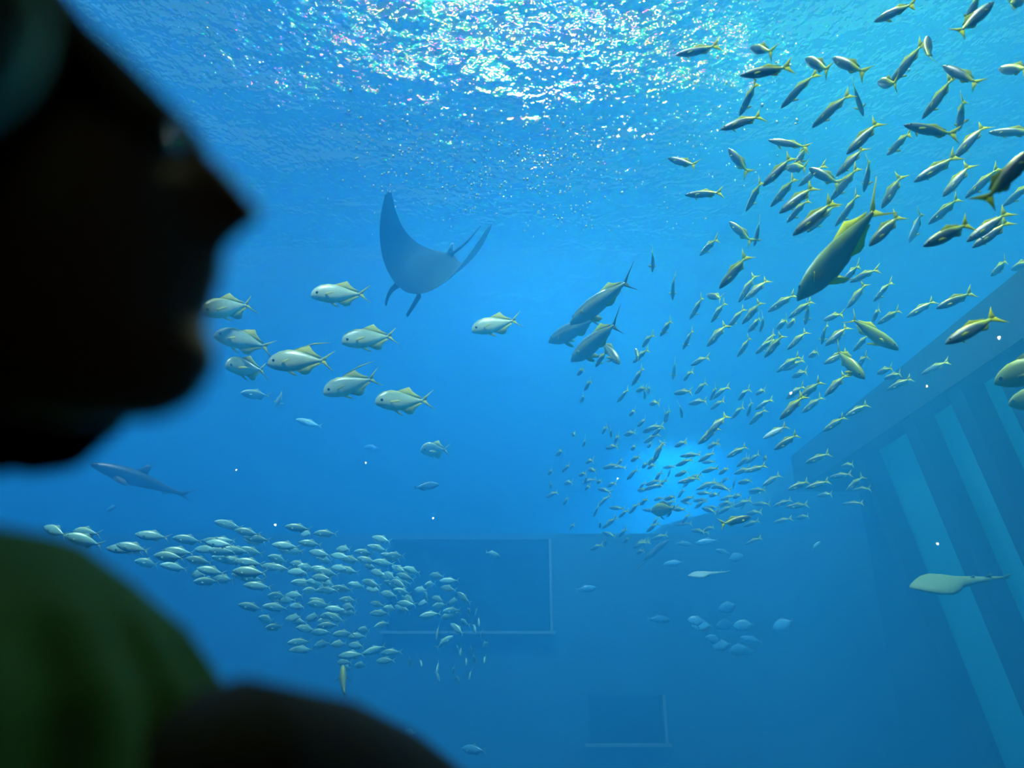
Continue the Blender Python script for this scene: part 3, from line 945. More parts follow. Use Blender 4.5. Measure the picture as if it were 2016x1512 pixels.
# ------------------------------------------------------------------ silver school, lower left
S2 = list(tile(60, 1000, .24802, [
    (90, 140, 300, 225), (270, 215, 580, 300), (320, 180, 560, 212), (605, 322, 895, 325), (680, 290, 950, 340), (830, 210, 1105, 228), (1130, 235, 1375, 272),
    (1390, 270, 1625, 302), (975, 375, 1245, 402), (1040, 340, 1315, 362), (840, 425, 1025, 450), (1040, 450, 1250, 492), (1400, 340, 1645, 352),
    (1450, 390, 1625, 422), (1320, 480, 1555, 522), (1260, 520, 1420, 532), (1580, 530, 1760, 532), (1310, 585, 1495, 582), (1660, 550, 1865, 577),
    (1690, 610, 1925, 632), (1690, 230, 1915, 262), (1650, 320, 1860, 370), (1890, 385, 2060, 432), (1620, 420, 1865, 452), (1230, 400, 1455, 442),
    (1600, 500, 1895, 522), (1650, 765, 1860, 812), (1850, 795, 2020, 772), (1810, 870, 1945, 902), (1870, 950, 2012, 942), (1880, 700, 2040, 722)]))
S2 += list(tile(440, 1020, .32738, [
    (455, 95, 555, 100), (540, 92, 692, 95), (370, 50, 532, 70), (450, 145, 598, 162), (290, 160, 465, 172), (340, 190, 495, 202), (510, 200, 655, 228),
    (560, 240, 665, 262), (670, 185, 785, 192), (640, 220, 775, 242), (790, 200, 905, 217), (700, 240, 835, 262), (800, 240, 935, 272), (980, 225, 1085, 227),
    (900, 260, 1025, 282), (390, 270, 525, 292), (450, 290, 555, 302), (550, 310, 702, 347), (640, 295, 765, 312), (690, 300, 815, 332), (400, 330, 515, 337),
    (410, 385, 545, 392), (500, 380, 605, 402), (480, 435, 575, 437), (560, 435, 692, 437), (650, 420, 775, 432), (750, 395, 855, 412), (830, 375, 945, 412),
    (850, 420, 965, 442), (850, 285, 912, 302), (885, 318, 975, 347), (965, 325, 1042, 372), (1010, 290, 1095, 322), (1080, 300, 1195, 332), (965, 378, 1062, 422),
    (1030, 400, 1105, 432), (940, 450, 1055, 472), (1058, 448, 1170, 525), (1040, 510, 1165, 522), (270, 465, 385, 472), (370, 460, 492, 467), (300, 490, 445, 492),
    (510, 515, 635, 522), (390, 525, 505, 537), (240, 530, 395, 542), (700, 490, 805, 497), (710, 530, 805, 542), (690, 560, 805, 572), (880, 510, 975, 532),
    (960, 540, 1055, 547), (880, 575, 1005, 572), (360, 607, 495, 595), (480, 605, 605, 590), (580, 592, 705, 575), (570, 620, 695, 602), (440, 660, 565, 672),
    (520, 690, 655, 682), (560, 650, 705, 642), (660, 700, 785, 692), (740, 710, 865, 712), (810, 670, 882, 677), (908, 655, 1005, 628), (390, 750, 535, 742),
    (400, 795, 545, 788), (540, 772, 642, 745), (650, 762, 745, 752), (740, 765, 865, 772), (688, 832, 855, 815), (838, 818, 978, 768), (943, 812, 1082, 803),
    (913, 862, 1035, 850), (678, 870, 775, 865), (790, 886, 855, 882), (720, 890, 765, 908), (1236, 343, 1335, 352), (1296, 378, 1425, 377), (1306, 418, 1395, 432),
    (1212, 402, 1275, 395), (1148, 430, 1225, 432), (1200, 438, 1242, 515), (1248, 478, 1345, 502), (1168, 522, 1235, 500), (1258, 532, 1345, 520), (1348, 512, 1425, 488),
    (1408, 448, 1482, 515), (1178, 592, 1315, 570), (1308, 602, 1425, 560), (1318, 562, 1432, 550), (1282, 725, 1288, 645), (1382, 708, 1268, 790), (1366, 636, 1452, 705),
    (1428, 606, 1472, 655)]))
for (x, y) in ((1410, 780), (1430, 800), (1490, 790), (1570, 760), (1550, 700), (1510, 660), (1530, 620), (1480, 560), (1520, 560), (1570, 850), (1510, 840), (1460, 860),
               (1480, 940), (1410, 970), (1380, 915), (1290, 895), (1290, 950), (1190, 870), (1120, 865)):
    k = rs.uniform(18, 32)
    j = rs.uniform(-10, 10)
    S2 += list(tile(440, 1020, .32738, [(x + j, y + k, x - j, y - k)]))
while len(S2) < 175:               # the packed core of the school
    t_ = rs.random()
    x = 420 + 430 * t_ + rs.uniform(-40, 40)
    y = 1085 + 75 * t_ ** 2 + rs.gauss(0, 24) + (rs.choice((0, 0, 75)) if 560 < x < 740 else 0)
    l = 56 - 18 * t_
    a = rs.gauss(.12 + .25 * t_ ** 2, .1)
    S2.append((x - math.cos(a) * l / 2, y - math.sin(a) * l / 2, x + math.cos(a) * l / 2, y + math.sin(a) * l / 2))
for r in S2:
    xm = (r[0] + r[2]) / 2
    px = math.hypot(r[0] - r[2], r[1] - r[3])
    d = 6.0 + max(0, xm - 150) / 750 * 3.4 + rs.uniform(-.35, .35)
    fish('mackerel', *r, d, away=rs.choice((-1, 1)), level='near' if px > 60 else 'mid' if px > 34 else 'far', name='mackerel', set='silver', maxd=.8)
fish('olive', 676, 1316, 672, 1372, 6.5, away=1, L=.44, name='snapper', set='single', label='pale green fish nosing down beside the black sleeve')

# ------------------------------------------------------------------ pale blue deep-bodied fish, lower right, and other lone fish
BF = ['topmost of the pale blue round fish', 'leftmost round blue fish, partly hidden by another', 'round blue fish overlapping the leftmost one',
      'middle round blue fish, its tail touched by a neighbour', 'round blue fish right of the middle one, tail outward', 'rightmost round blue fish, set apart from the cluster',
      'small round blue fish below the leftmost pair', 'round blue fish lower right of the small one', 'lowest round blue fish of the cluster', 'dim round blue fish behind the lowest one']
for r, lb in zip(tile(1000, 1040, .31746, [(1308, 512, 1424, 468), (1116, 570, 1226, 576), (1141, 606, 1268, 598), (1292, 612, 1406, 584), (1402, 606, 1528, 593), (1646, 626, 1768, 568),
                                           (1228, 678, 1322, 702), (1272, 736, 1384, 714), (1376, 772, 1494, 733), (1448, 772, 1530, 758)]), BF):
    fish('batfish', *r, 12.0, L=math.hypot(r[0] - r[2], r[1] - r[3]) * 12.0 / FPX * 1.03, name='batfish', set='single', label=lb, grp='round blue fish at the lower right')
for hx, hy, tx, ty, d, lb in ((1940, 80, 1880, 142, 11, 'blue fish slanting upward right of the round blue fish, near the gallery'),
                              (1140, 100, 1030, 92, 11, 'light blue fish just below the yellow-tailed school'),
                              (1170, 92, 1312, 70, 12, 'slim pale blue fish level under the yellow-tailed school'),
                              (1290, 134, 1384, 156, 12, 'faint blue fish left of a rounder one under the school'),
                              (1460, 168, 1362, 192, 12, 'round blue fish lowest under the yellow-tailed school'),
                              (555, 372, 410, 380, 13, 'faint blue fish right of the wide sunken panel'),
                              (1015, 570, 850, 560, 13, 'faint bluish fish left of the round blue fish cluster'),
                              (1445, 678, 1582, 706, 14, 'dim grey fish between the round blue fish'),
                              (965, 225, 1105, 208, 14, 'faint pale fish just above the white guitarfish')):
    for r in tile(1000, 1040, .31746, [(hx, hy, tx, ty)]):
        fish('batfish' if 'round blue fish lowest' in lb else 'blue', *r, d, L=math.hypot(r[0] - r[2], r[1] - r[3]) * d / FPX * 1.02, name='fusilier', set='single', label=lb)
fish('shark', 190, 918, 374, 978, 10.5, away=-1, L=1.45, name='grey_shark', set='single', bend=3, roll=-.25, label='long dark grey shark-like fish under the visitor\'s hair')
fish('blue', 1855, 1092, 1884, 1090, 12, L=.3, name='fusilier', set='single', label='faint blue fish above the greenish guitarfish by the gallery')


# ------------------------------------------------------------------ rays
def manta():
    f = (C_R * -.60 + C_U * -.60 + C_F * -.50).normalized()
    s = (C_R * .80 + C_U * -.42 + C_F * -.43)
    s = (s - f * s.dot(f)).normalized()
    up = s.cross(f).normalized()
    if up.dot(C_U) < 0: up = -up
    mat = Matrix((f, up.cross(f), up)).transposed().to_4x4()
    mat.translation = at(846, 535, 10.0)
    e = empty('manta_ray')
    e.matrix_world = mat @ Matrix.Scale(0.94, 4)
    tag(e, 'large manta ray gliding with both wings raised, below the glitter', 'manta ray')
    N, K = 36, 12
    HS = 1.12

    def lead(u):
        a = abs(u)
        return .52 - .10 * a - .55 * a ** 2.2 - .12 * a ** 6

    def trail(u):
        a = abs(u)
        return -.52 + .34 * math.sin(min(1, a / .75) * math.pi / 2) - .20 * a ** 3

    def lift(u):
        a = abs(u)
        return (.98 if u > 0 else .80) * a ** 2.0

    def surf(u, v, sgn):
        a = abs(u)
        x = lead(u) + (trail(u) - lead(u)) * v
        th = (.015 + .17 * math.exp(-(a / .30) ** 2) + .045 * (1 - a)) * max(0, math.sin(math.pi * v)) ** .7 * (1 - a ** 8)
        y = u * HS * (1 - .16 * a * a)
        return Vector((x, y, lift(u) + sgn * th * (.6 if sgn > 0 else .5)))
    for name, sgn, mt in (('back', 1, M['manta_top']), ('belly', -1, M['manta_belly'])):
        b = bmesh.new()
        g = [[b.verts.new(surf(-1 + 2 * i / N, j / K, sgn)) for j in range(K + 1)] for i in range(N + 1)]
        for i in range(N):
            for j in range(K):
                b.faces.new((g[i][j], g[i + 1][j], g[i + 1][j + 1], g[i][j + 1]))
        bmesh.ops.remove_doubles(b, verts=b.verts[:], dist=1e-5)
        bmesh.ops.recalc_face_normals(b, faces=b.faces[:])
        obj(name, b, mt, e)
    for sd in (-1, 1):             # head lobes curling down in front of the mouth
        b = bmesh.new()
        rings = []
        for k in range(7):
            t_ = k / 6
            c = Vector((.44 + .30 * t_, sd * (.20 + .03 * math.sin(t_ * 3)), -.02 - .16 * t_ ** 2))
            w, h = .055 * (1 - .55 * t_) + .006, .028 * (1 - .5 * t_) + .004
            rings.append([c + Vector((0, math.cos(q) * h, math.sin(q) * w)) for q in [2 * math.pi * i / 10 for i in range(10)]])
        loft(b, rings)
        obj('head_lobe', b, M['manta_lobe'], e)
    b = bmesh.new()
    rings = []
    for k in range(10):
        t_ = k / 9
        c = Vector((-.45 - .75 * t_, .03 * math.sin(t_ * 4), .01 + .05 * t_))
        r = .022 * (1 - t_) + .005
        rings.append([c + Vector((0, math.cos(q) * r, math.sin(q) * r)) for q in [2 * math.pi * i / 8 for i in range(8)]])
    loft(b, rings)
    obj('tail', b, M['manta_top'], e)
    b = bmesh.new()
    slab(b, [(-.36, .05), (-.50, .17), (-.55, .165), (-.52, .03)], .012)
    obj('dorsal_fin', b, M['manta_belly'], e)
    return e


M['manta_top'] = principled('manta_back', (.03, .085, .095), .8, spec=.05, noise_amt=.35, noise_scale=2.2)
M['manta_belly'] = principled('manta_belly', (.60, .72, .72), .6, noise_amt=.1)
M['manta_lobe'] = principled('manta_head_lobe', (.02, .03, .035), .6)
manta()


def guitarfish(px, py, L, d, turn, mat, label, tilt=.0):
    """flat-headed ray-like fish: broad pectoral disc, shark-like tail with two small back fins and a tail fin"""
    e = empty('guitarfish', at(px, py, d))
    tag(e, label, 'fish', 'guitarfish near the bottom')
    e.rotation_euler = (tilt, R(6), turn)
    rows = [(.50, .01, .008), (.46, .05, .02), (.38, .11, .035), (.28, .17, .045), (.18, .19, .05), (.08, .15, .055), (0, .085, .055), (-.12, .06, .045), (-.28, .035, .03), (-.42, .018, .02), (-.50, .008, .012)]
    b = bmesh.new()
    loft(b, [[(x * L, math.cos(q) * w * L, math.sin(q) * h * L * (1 if math.sin(q) > 0 else .5)) for q in [2 * math.pi * i / 14 for i in range(14)]] for x, w, h in rows])
    bmesh.ops.recalc_face_normals(b, faces=b.faces[:])
    obj('body', b, mat, e)
    for x0 in (-.10, -.28):
        b = bmesh.new()
        slab(b, [(x0 * L, .03 * L), ((x0 - .06) * L, .065 * L), ((x0 - .075) * L, .06 * L), ((x0 - .07) * L, .02 * L)], .004 * L)
        obj('dorsal_fin', b, mat, e)
    b = bmesh.new()
    slab(b, [(-.44 * L, .01 * L), (-.54 * L, .035 * L), (-.57 * L, .03 * L), (-.54 * L, 0), (-.55 * L, -.02 * L), (-.45 * L, -.01 * L)], .004 * L)
    obj('tail_fin', b, mat, e)
    return e


M['guitar_green'] = principled('greenish_guitarfish_skin', (.12, .22, .13), .6, noise_amt=.3, noise_scale=9)
M['guitar_pale'] = principled('pale_guitarfish_skin', (.35, .50, .50), .6, noise_amt=.2, noise_scale=9)
guitarfish(1885, 1147, 1.05, 7.6, R(184), M['guitar_green'], 'greenish guitarfish gliding in front of the gallery posts', R(-38))
guitarfish(1393, 1130, .62, 11.0, R(186), M['guitar_pale'], 'pale whitish guitarfish above the round blue fish', R(-30))


def stingray(px, py, d, label):
    e = empty('stingray', at(px, py, d))
    tag(e, label, 'ray')
    e.rotation_euler = (R(-20), R(-35), R(35))
    b = bmesh.new()
    out_ = []
    for k in range(24):
        q = 2 * math.pi * k / 24
        rr = .34 + .05 * math.cos(4 * q)
        out_.append((math.cos(q) * rr, math.sin(q) * rr * 1.15))
    t_ = [b.verts.new((x, y, .0)) for x, y in out_]
    m_ = [b.verts.new((x * .45, y * .45, .07)) for x, y in out_]
    w_ = [b.verts.new((x * .45, y * .45, -.04)) for x, y in out_]
    for k in range(24):
        j = (k + 1) % 24
        b.faces.new((t_[k], t_[j], m_[j], m_[k])); b.faces.new((t_[j], t_[k], w_[k], w_[j]))
    b.faces.new(m_); b.faces.new(list(reversed(w_)))
    bmesh.ops.recalc_face_normals(b, faces=b.faces[:])
    obj('body', b, M['grey_fin'], e)
    b = bmesh.new()
    loft(b, [[(-.3 - .6 * k / 6, .02 * math.sin(k) + math.cos(q) * (.02 - .0027 * k), math.sin(q) * (.02 - .0027 * k)) for q in [2 * math.pi * i / 6 for i in range(6)]] for k in range(7)])
    obj('tail', b, M['grey_fin'], e)


stingray(1292, 1085, 13.5, 'dark ray-like shape below the yellow-tailed school')

# ------------------------------------------------------------------ fine air bubbles drifting under the surface
bm = bmesh.new()
rb = random.Random(5)
for (cx, cy_, sx, sy, n) in ((960, 335, 120, 48, 260), (1120, 290, 70, 85, 190), (810, 270, 75, 70, 110), (1450, 200, 110, 75, 110), (1260, 320, 120, 70, 70), (1110, 430, 40, 25, 14), (700, 130, 70, 70, 40)):
    for _ in range(n):
        x, y = rb.gauss(cx, sx), rb.gauss(cy_, sy)
        if y < 40 or y > 480: continue
        lim = (8.0 - CAM.z) / ray(x, y).z
        p = at(x, y, rb.uniform(.72, .985) * lim)
        r = rb.choice((.007, .009, .012, .015))
        bmesh.ops.create_icosphere(bm, subdivisions=1, radius=r, matrix=Matrix.Translation(p) @ Matrix.Rotation(rb.uniform(-.3, .3), 4, 'Y') @ Matrix.Diagonal((1, 1, rb.uniform(1.1, 1.9), 1)))
M['bubble'] = principled('air_bubble', (1.0, 1.0, .62), .15, spec=1.0)
tag(obj('air_bubbles', bm, M['bubble']), 'fine bright air bubbles drifting down below the glittering surface', 'bubbles', kind='stuff')

# ------------------------------------------------------------------ the visitor close to the lens
def tube(bm, pts, rad, seg=14, flat=1.0):
    rings = []
    n = len(pts)
    pts = [Vector(p) for p in pts]
    for i, p in enumerate(pts):
        t_ = (pts[min(n - 1, i + 1)] - pts[max(0, i - 1)]).normalized()
        a = t_.cross(Vector((0, 0, 1)))
        if a.length < .05: a = Vector((0, 1, 0))
        a.normalize()
        b = a.cross(t_)
        rings.append([p + (a * math.cos(q) + b * math.sin(q) * flat) * rad[i] for q in [2 * math.pi * k / seg for k in range(seg)]])
    loft(bm, rings)


def oval_rings(rows, cx, cy, seg, fn=None):
    out_ = []
    for i, (z, rx, ry, ox, oy) in enumerate(rows):
        r = []
        for k in range(seg):
            q = 2 * math.pi * k / seg
            w = 1 + (fn(q, z) if fn else 0)
            r.append((cx + ox + math.cos(q) * rx * w, cy + oy + math.sin(q) * ry * w, z))
        out_.append(r)
    return out_


def smooth_rows(rows, n):
    out_ = []
    for a, b in zip(rows, rows[1:]):
        for k in range(n):
            t_ = k / n
            out_.append(tuple(x + (y - x) * t_ for x, y in zip(a, b)))
    return out_ + [rows[-1]]


M['skin'] = principled('skin', (.30, .17, .11), .55, noise_amt=.1, noise_scale=40)
M['hair'] = principled('black_hair', (.005, .005, .006), .8, spec=.04)
M['knit'] = principled('dark_green_knit', (.036, .135, .026), .95, noise_amt=.35, noise_scale=120, bump=.3)
M['black'] = principled('black_cloth', (.006, .008, .009), .9, noise_amt=.3, noise_scale=60)
M['teal'] = principled('dull_teal_felt', (.20, .46, .34), .95, noise_amt=.15, noise_scale=50)

nose = at(500, 455, .38)
HC = nose - Vector((.118, 0, -.018))
HM = Matrix.Translation(HC) @ Matrix.Rotation(R(13), 4, 'X') @ Matrix.Rotation(R(-4), 4, 'Y')
HEAD = [(-.118, .030, .070, .018), (-.110, .000, .084, .034), (-.09, -.03, .088, .050), (-.07, -.047, .086, .058), (-.05, -.064, .090, .064), (-.03, -.080, .091, .070),
        (-.005, -.092, .092, .074), (.015, -.098, .090, .076), (.035, -.103, .076, .075), (.06, -.103, .056, .070), (.09, -.092, .028, .056), (.108, -.070, .010, .038), (.119, -.040, .002, .018)]


def head_r(z):
    for a, b in zip(HEAD, HEAD[1:]):
        if a[0] <= z <= b[0]:
            t_ = (z - a[0]) / (b[0] - a[0])
            return tuple(x + (y - x) * t_ for x, y in zip(a[1:], b[1:]))
    return HEAD[0][1:] if z < HEAD[0][0] else HEAD[-1][1:]


PX, PY = -.375, .49               # where the visitor stands
body = bmesh.new()
rings = []
for z, xb, xf, w in smooth_rows(HEAD, 4):
    r = []
    for k in range(40):
        q = 2 * math.pi * k / 40
        c, s = math.cos(q), math.sin(q)
        x = (xf * c if c > 0 else -xb * c)
        q_ = (q + math.pi) % (2 * math.pi) - math.pi
        x += .026 * math.exp(-((z + .016) / .016) ** 2) * math.exp(-(q_ / .17) ** 2)          # nose
        x += .012 * math.exp(-((z - .006) / .020) ** 2) * math.exp(-(q_ / .10) ** 2)
        x += .009 * math.exp(-((z + .044) / .006) ** 2) * math.exp(-(q_ / .26) ** 2)          # lips
        x += .008 * math.exp(-((z + .058) / .006) ** 2) * math.exp(-(q_ / .24) ** 2)
        x += .008 * math.exp(-((z + .090) / .016) ** 2) * math.exp(-(q_ / .40) ** 2)          # chin
        x -= .007 * math.exp(-((z - .014) / .012) ** 2) * math.exp(-((abs(q_) - .36) / .16) ** 2)   # eye sockets
        r.append(HM @ Vector((x, s * w, z)))
    rings.append(r)
loft(body, rings)
for sd in (-1, 1):                 # ears
    bmesh.ops.create_icosphere(body, subdivisions=2, radius=.03, matrix=HM @ Matrix.Translation((-.005, sd * .076, -.005)) @ Matrix.Rotation(sd * R(15), 4, 'Z') @ Matrix.Diagonal((.62, .32, 1.05, 1)))
nb = HM @ Vector((-.05, 0, -.055))
tube(body, [nb, HM @ Vector((-.115, .01, -.105)), (PX - .045, PY, 1.30), (PX - .02, PY, 1.22)], [.046, .046, .054, .075])
trunk = [(1.25, .06, .08, 0, 0), (1.22, .09, .15, 0, 0), (1.17, .11, .18, 0, 0), (1.08, .115, .165, 0, 0), (.96, .10, .14, 0, 0), (.88, .105, .15, 0, 0), (.78, .11, .165, 0, 0)]
loft(body, oval_rings(smooth_rows(trunk, 2), PX, PY, 24))
for sd in (-1, 1):
    tube(body, [(PX, PY + sd * .085, .84), (PX, PY + sd * .09, .62), (PX + .01, PY + sd * .09, .44), (PX, PY + sd * .09, .25), (PX, PY + sd * .09, .07)], [.088, .078, .055, .05, .036])
    tube(body, [(PX - .06, PY + sd * .09, .04), (PX + .02, PY + sd * .09, .05), (PX + .10, PY + sd * .095, .035), (PX + .16, PY + sd * .10, .03)], [.034, .036, .034, .022], flat=.8)
# near arm lifted forward to the window, far arm hanging
sil = [at(330, 1262, .40), at(480, 1345, .44), at(640, 1385, .52), at(760, 1440, .60), at(870, 1520, .68), at(955, 1610, .76), at(1010, 1690, .83)]
srad = [.060, .058, .052, .047, .043, .037, .032]
arm = [p - C_U * r for p, r in zip(sil, srad)]
shoulder = Vector((PX + .03, PY - .10, 1.13))
arm_pts = [shoulder, shoulder.lerp(arm[1], .5)] + arm[1:]
arm_rad = [.062, .060] + srad[1:]
tube(body, arm_pts, [r * .72 for r in arm_rad])
wr = arm[-1]
ad_ = (arm[-1] - arm[-2]).normalized()
palm_c = wr + ad_ * .05
su = Vector((1, 0, 0)) - ad_ * ad_.x
su.normalize()
tube(body, [wr - ad_ * .01, wr + ad_ * .03, wr + ad_ * .07, wr + ad_ * .095], [.024, .036, .040, .036], flat=.45)
for k, (o_, ln) in enumerate(((-.029, .066), (-.010, .076), (.010, .072), (.028, .056))):
    b0 = wr + ad_ * .085 + su * o_
    nrm = ad_.cross(su)
    if nrm.z < 0: nrm = -nrm
    tube(body, [b0, b0 + ad_ * ln * .45 + nrm * .004, b0 + ad_ * ln * .8 - nrm * .002, b0 + ad_ * ln - nrm * .010], [.0092, .0088, .0080, .0065], seg=8)
tb = wr + ad_ * .03 - su * .03
tube(body, [tb, tb - su * .022 + ad_ * .025, tb - su * .028 + ad_ * .055], [.012, .0105, .008], seg=8)
far = [(PX, PY + .17, 1.22), (PX - .01, PY + .21, 1.05), (PX + .01, PY + .22, .93), (PX + .07, PY + .21, .80), (PX + .10, PY + .205, .74)]
tube(body, far, [.05, .044, .038, .030, .026])
hp = Vector(far[-1])
tube(body, [hp, hp + Vector((.02, 0, -.04)), hp + Vector((.03, 0, -.085))], [.024, .036, .030], flat=.5)
for k in range(4):
    b0 = hp + Vector((.005 + .017 * k, 0, -.075))
    tube(body, [b0, b0 + Vector((.012, .004, -.035)), b0 + Vector((.018, .012, -.06))], [.0092, .0085, .0066], seg=8)
tube(body, [hp + Vector((.035, 0, -.03)), hp + Vector((.06, .004, -.05)), hp + Vector((.068, .008, -.075))], [.012, .010, .008], seg=8)
bmesh.ops.recalc_face_normals(body, faces=body.faces[:])
person = empty('person', (PX, PY, 0))
tag(person, 'blurred visitor with dark bobbed hair, dark green knit and black sleeve', 'person')


def part(name, bm, mat, parent=person, **k):
    bm.transform(Matrix.Translation((-PX, -PY, 0)))
    return obj(name, bm, mat, parent, **k)


bo = part('body', body, M['skin'])
rm_ = bo.modifiers.new('one_skin', 'REMESH')
rm_.mode = 'VOXEL'
rm_.voxel_size = .0055
rm_.use_smooth_shade = True
for sd in (-1, 1):
    b = bmesh.new()
    bmesh.ops.create_icosphere(b, subdivisions=2, radius=.0125, matrix=HM @ Matrix.Translation((.078, sd * .031, .012)))
    part('eye', b, M['eye'], bo)

# bobbed hair: crown, fringe and side curtains down to the jaw line
b = bmesh.new()
NQ, NV = 72, 22


def hair_bottom(q):
    a = abs((q + math.pi) % (2 * math.pi) - math.pi)
    t_ = min(1, max(0, (a - .80) / 1.05))
    t_ = t_ * t_ * (3 - 2 * t_)
    low = -.172 if math.sin(q) < 0 else -.135
    return .016 + (low - .016) * t_ + .0015 * math.sin(a * 31)


def hair_front(z, below):
    pts = ((.016, .092), (.038, .083), (.074, .052), (.10, .027), (.134, .004))
    if z < .016: return below
    for a, b_ in zip(pts, pts[1:]):
        if a[0] <= z <= b_[0] + 1e-6:
            return a[1] + (b_[1] - a[1]) * (z - a[0]) / (b_[0] - a[0])
    return .004


rows_o, rows_i = [], []
for v in range(NV + 1):
    ro, ri = [], []
    for k in range(NQ):
        q = 2 * math.pi * k / NQ
        c, s = math.cos(q), math.sin(q)
        zb_ = hair_bottom(q)
        z = .134 + (zb_ - .134) * (v / NV)
        xb, xf, w = head_r(min(.110, max(.030 if z < .03 else z, z)) if z < .108 else .108)
        sc_f = math.sqrt(max(.02, 1 - max(0, (z - .06) / .0745) ** 2)) if z > .06 else 1.0
        xb, xf, w = (head_r(.06) if z > .06 else (xb, xf, w))
        th = .016 + .004 * math.sin(q * 17) * min(1, v / 5) + .006 * max(0, -z) / .139
        fl = 1.0 - (.10 * max(0, -.06 - z) / .08)
        x = hair_front(z, xf + th * .6) * c * fl if c > 0 else (-xb + th) * c * sc_f * fl
        y = (w + th) * s * sc_f * fl
        ro.append(HM @ Vector((x, y, z)))
        ri.append(HM @ Vector((x * .92, y * .90, z - .004 if v < NV else z + .002)))
    rows_o.append(ro)
    rows_i.append(ri)
loft(b, rows_o + rows_i[::-1])
bmesh.ops.recalc_face_normals(b, faces=b.faces[:])
part('hair', b, M['hair'])

# round dull teal ornament on the side of the head
b = bmesh.new()
oc = at(-130, 70, .235)
bmesh.ops.create_uvsphere(b, u_segments=28, v_segments=18, radius=.0335, matrix=Matrix.Translation(oc) @ Matrix.Diagonal((1, .55, 1.25, 1)))
for v in b.verts:
    v.co += (v.co - oc).normalized() * .0025 * noise.noise(v.co * 60)
tag(part('hair_ornament', b, M['teal']), 'rounded dull teal piece on the side of the head')

# thick ribbed knit over the shoulders, gathered in soft folds
KR = [(1.340, .060, .062, 0, 0), (1.337, .084, .088, 0, 0), (1.312, .112, .130, .012, -.008), (1.285, .138, .168, .020, -.012), (1.245, .160, .196, .026, -.014), (1.19, .176, .214, .026, -.012),
      (1.12, .178, .212, .018, -.004), (.98, .165, .195, .008, 0), (.84, .162, .192, 0, 0), (.78, .160, .190, 0, 0), (.775, .145, .175, 0, 0)]
b = bmesh.new()


def ribs(q, z):
    f = min(1, max(0, (1.31 - z) / .05))
    return f * (.075 * abs(math.sin(q * 9 + 1.2 * math.sin(z * 14))) ** 1.5 + .020 * math.sin(q * 4 + z * 9) - .035)


loft(b, oval_rings(smooth_rows(KR, 5), PX, PY, 120, ribs))
part('knit_top', b, M['knit'])
b = bmesh.new()
tube(b, arm_pts[:-1], [r * 1.0 for r in arm_rad[:-1]], seg=24)
part('sleeve', b, M['black'])
b = bmesh.new()
tube(b, far[:-1], [.064, .058, .052, .044], seg=20)
part('sleeve', b, M['black'])
for sd in (-1, 1):
    b = bmesh.new()
    tube(b, [(PX, PY + sd * .083, .86), (PX, PY + sd * .09, .62), (PX + .01, PY + sd * .09, .44), (PX, PY + sd * .09, .25), (PX, PY + sd * .09, .06)], [.104, .096, .078, .072, .07], seg=20)
    part('trouser_leg', b, M['black'])
    b = bmesh.new()
    tube(b, [(PX - .085, PY + sd * .09, .045), (PX - .06, PY + sd * .09, .05), (PX + .03, PY + sd * .09, .055), (PX + .11, PY + sd * .097, .045), (PX + .17, PY + sd * .10, .036), (PX + .185, PY + sd * .10, .032)],
         [.02, .045, .047, .046, .034, .012], flat=.95)
    for v in b.verts: v.co.z = max(0.0, v.co.z)
    part('shoe', b, M['black'])

# ------------------------------------------------------------------ small lamps of the hall, mirrored as warm specks in the acrylic
lampm = emission('hall_lamp_glow', (1.0, .72, .45), 260.0)
SPK = [(542, 1033, 1.0), (853, 1020, .8), (1967, 665, 1.0), (1557, 774, .9), (1846, 1070, 1.0), (1825, 760, .8), (465, 925, .7), (1216, 942, .7), (720, 911, .6)]
for k, (px, py, s) in enumerate(SPK):
    d_ = ray(px, py)
    hit = CAM + d_ * ((1.0 - CAM.y) / d_.y)
    rd = Vector((d_.x, -d_.y, d_.z)).normalized()
    tt = min(4.6, (2.98 - hit.z) / max(.05, rd.z))
    p = hit + rd * tt
    L = empty('hall_lamp', p)
    tag(L, 'tiny warm pendant lamp mirrored as the %s speck in the window' % ['brightest left', 'lower middle', 'upper right', 'school-side', 'lower right', 'beam-side', 'upper left', 'glow-side', 'faint middle'][k], 'lamp', 'hall lamps')
    b = bmesh.new()
    bmesh.ops.create_icosphere(b, subdivisions=2, radius=.0075 * s)
    o = obj('bulb', b, lampm, L)
    b = bmesh.new()
    bmesh.ops.create_cone(b, cap_ends=False, segments=16, radius1=.02, radius2=.008, depth=.04)
    bmesh.ops.translate(b, verts=b.verts, vec=(0, 0, .022))
    so = obj('shade', b, M['metal'], L)
    b = bmesh.new()
    bmesh.ops.create_cone(b, cap_ends=True, segments=6, radius1=.003, radius2=.003, depth=3.2 - p.z - .05)
    bmesh.ops.translate(b, verts=b.verts, vec=(0, 0, .05 + (3.2 - p.z - .05) / 2))
    obj('cord', b, M['metal'], L)

